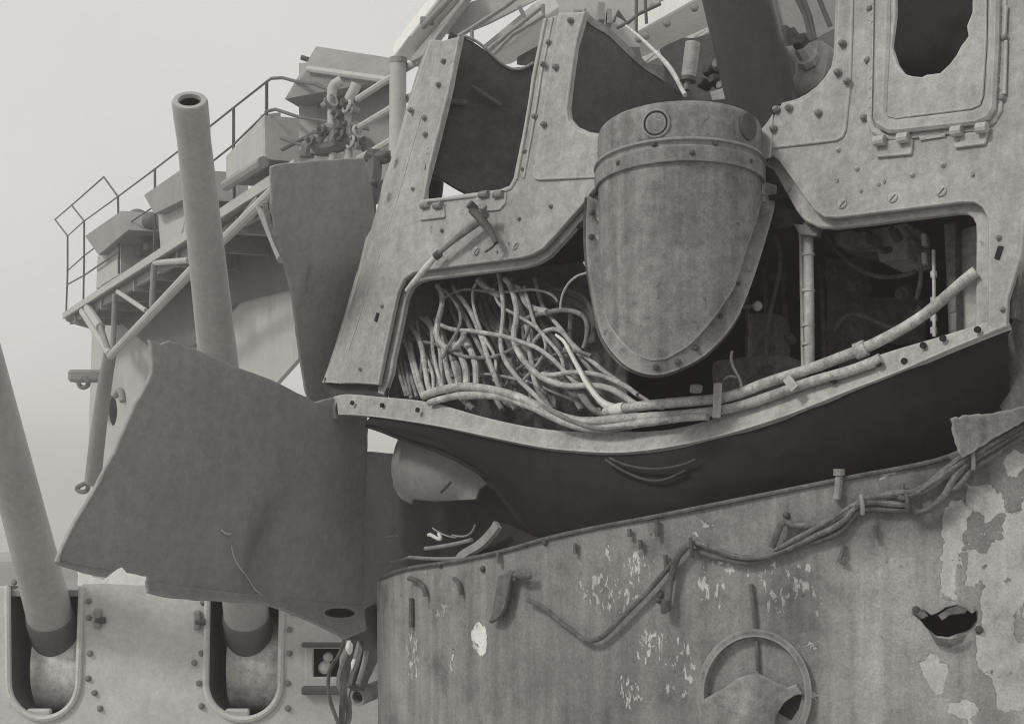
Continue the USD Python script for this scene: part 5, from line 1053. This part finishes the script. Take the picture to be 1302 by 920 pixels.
for k, (x, y) in enumerate([(415, 132), (430, 147), (436, 133), (450, 140), (433, 160), (412, 166), (447, 172), (436, 172), (405, 168), (455, 185), (426, 180), (398, 180)]):
    d = np.array([(-1) ** k * 0.8, -0.6, 0.3]); put(vm, 'valve', lathe([(0, -0.04), (0.028, -0.04), (0.03, 0.01), (0.05, 0.02), (0.05, 0.03), (0.018, 0.035), (0.018, 0.07), (0, 0.07)], at(x, y, YV - 0.03), d, 10), ('mid', 'under', 'under')[k % 3])
    a = np.linspace(0, 2 * math.pi, 13)
    if k % 3 == 0:
        X_, Y_, _ = frame_of(d); c = at(x, y, YV - 0.03) + d * 0.07
        put(vm, 'handwheel', tube([c + 0.05 * (math.cos(t) * X_ + math.sin(t) * Y_) for t in a], 0.012, n=13, seg=6, smooth=False), 'pale')
put(vm, 'branch_pipe', tube([at(x, y, YV) for x, y in [(396, 196), (404, 176), (416, 164), (422, 165)]], 0.05), 'mid')
put(vm, 'branch_pipe', tube([at(x, y, YV) for x, y in [(442, 158), (456, 160), (470, 162)]], 0.03), 'mid')
put(vm, 'branch_pipe', tube([at(x, y, YV) for x, y in [(390, 200), (396, 186), (410, 190), (440, 182), (465, 184), (470, 196)]], 0.06), 'under')
rl = thing('stair_rails', 'three slanting handrails running from the manifold up to the post', 'railing', at(470, 215, 11))
for a, b in [((455, 126), (500, 97)), ((458, 161), (500, 136)), ((456, 202), (500, 177))]: put(rl, 'handrail', tube([at(*a, 11.3), at(*b, 10.6), at(b[0] + 30, b[1] - 18, 10.2)], 0.027, seg=8), 'pale')
solo('pipe', [tube([at(474, 192, 9.2), at(476, 215, 9.2), at(472, 235, 9.2)], 0.05), tube([at(466, 196, 9.2), at(480, 200, 9.2), at(496, 196, 9.2)], 0.05)], 'under', 'dark pipe elbow peeping out above the upright torn plate', 'pipe')
pst = thing('post', 'thick pale upright post behind the turret corner with dark collar', 'post', at(507, 230, 10.3))
put(pst, 'shaft', tube([at(506, 78, 10.3), at(505, 260, 10.3)], 0.062, seg=24), 'pale'); put(pst, 'collar', tube([at(506.4, 74, 10.3), at(506.3, 81, 10.3)], 0.066, seg=24), 'mid')
# slanting girder and rails over the turret
gd_ = thing('mast_girder', 'slanting pale girder rising from the post towards the top edge', 'girder', at(515, 78, 10.6))
def beamq(parent, name, quad, Y, mat, thick=0.12):
    q = plane3((*quad[0], Y[0]), (*quad[1], Y[1]), (*quad[2], Y[1])); put(parent, name, plate(q, quad, thick, s=0.3, chamfer=0.01), mat)
beamq(gd_, 'web', [(500, 73), (565, -10), (600, -10), (588, 10), (528, 80)], (10.6, 9.9), 'bright')
beamq(gd_, 'flange', [(520, 78), (528, 80), (596, -10), (574, -10)], (10.4, 9.7), 'mid', 0.05)
put(gd_, 'bracket', block(at(543, 27, 10.1), (0.10, 0.08, 0.05), bevel=0.01), 'mid'); put(gd_, 'stay', tube([at(538, 34, 10.0), at(566, 5, 9.7), at(575, -6, 9.7)], 0.022), 'mid')
put(gd_, 'gusset', plate(facing(10.0), [(560, 40), (575, 20), (600, 2), (640, -10), (700, -10), (620, 30), (585, 44)], 0.04), 'pale')
gr = thing('guard_rail', 'thin pipe guard rail slanting above the empty window', 'railing', at(600, 80, 9.6))
for pts in ([(524, 79), (587, 44), (640, 10), (665, -8)], [(587, 44), (604, 60), (617, 66), (640, 48), (672, 22), (690, 8)], [(600, 35), (600, 58)], [(660, 8), (668, 24), (672, 24)], [(690, 6), (691, 20), (682, 26)], [(626, 70), (652, 44), (692, 20)]):
    put(gr, 'rail', tube([at(x, y, 9.6) for x, y in pts], 0.016, seg=6, smooth=False), 'mid')
bx1 = thing('beam', 'bright pale beam slanting behind the empty window and centre strip', 'beam', at(650, 80, 10.5))
beamq(bx1, 'web', [(625, 76), (690, 24), (712, 10), (712, 50), (648, 82), (630, 84)], (10.5, 9.9), 'bright'); beamq(bx1, 'dark_recess', [(657, 72), (682, 58), (682, 82), (656, 82)], (10.4, 10.2), 'under', 0.05)
bx2 = thing('beam', 'broad pale girder slanting behind the gun port up to the barrel', 'beam', at(870, 60, 9.5))
beamq(bx2, 'web', [(810, 42), (920, -20), (935, -20), (932, 22), (816, 76)], (10.0, 9.0), 'bright'); beamq(bx2, 'lower_flange', [(814, 73), (934, 18), (934, 27), (820, 80)], (9.8, 8.8), 'pale', 0.25)
for x, y in [(821, 46), (848, 30), (883, 10), (812, 50)]: put(bx2, 'rivet', bolt(at(x, y, E_ := 9.45 - (x - 820) * 0.009), (0, -1, 0), 0.022, 0.02), 'mid')
bh = thing('superstructure', 'dim grey superstructure plating far behind the gun port', 'superstructure', at(850, 150, 12.5))
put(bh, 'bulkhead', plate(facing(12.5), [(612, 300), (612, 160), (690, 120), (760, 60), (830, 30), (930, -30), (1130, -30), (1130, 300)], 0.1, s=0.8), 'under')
put(bh, 'pale_panel', plate(facing(12.0), [(700, -20), (900, -20), (860, 60), (720, 60)], 0.05, s=0.8), 'pale'); put(bh, 'pale_panel', plate(facing(11.6), [(985, -20), (1075, -20), (1075, 30), (1040, 48), (1000, 40)], 0.05), 'mid')
put(bh, 'dark_box', plate(facing(11.0), [(990, 40), (1010, 34), (1020, 48), (1002, 58)], 0.2), 'dark');  # small dark plate in front of the grey panel
for x, y, w_, h_ in [(765, 14, 8, 22), (775, 20, 6, 18), (830, 15, 6, 22), (842, 10, 6, 24), (855, 8, 5, 22), (735, 18, 12, 12)]:
    put(bh, 'stiffener', plate(facing(11.8), [(x - w_ / 2, y - h_ / 2), (x + w_ / 2, y - h_ / 2), (x + w_ / 2, y + h_ / 2), (x - w_ / 2, y + h_ / 2)], 0.15), 'mid')
for lab, pts in [('thin upright wire left of the broad girder', [(809, -5), (809, 42)]), ('kinked bar slanting over the top of the pale bent wire', [(784, 36), (800, 28), (812, 18), (840, 5)]), ('small wire bent like a peak above the cheek plate edge', [(780, 28), (786, 14), (796, 28), (784, 18)]), ('short upright wire just above the broad girder', [(820, -5), (822, 30)]),
                 ('leftmost dark stay right of the big gun barrel', [(1012, -5), (1024, 20), (1032, 52)]), ('middle dark stay right of the big gun barrel', [(1020, -5), (1030, 22), (1036, 50)]), ('rightmost dark stay nearest the reinforcing plate', [(1040, -5), (1050, 20), (1056, 34)])]:
    solo('wire', tube([at(x, y, 9.3 if x < 900 else 6.6) for x, y in pts], 0.012, smooth=False, seg=6), 'rail' if x < 900 else 'mid', lab, 'wire', 'rigging wires through the gun port')

# ================================================================== the air
lo, hi = np.array([-1500, -320, -11.0]), np.array([1500, 1850, 5.8])
hz_ = trimesh.creation.box(bounds=[lo, hi])
hm = usdkit.material(stage, '/World/Looks/haze', {'v': ('principled_volume', {'color': tuple((T * 0.99).tolist()), 'density': 0.005, 'anisotropy': 0.0})}, [], volume='v.volume')
solo('haze', hz_, hm, 'thin pale sea haze over the whole scene', 'haze', kind='stuff', smooth=False)
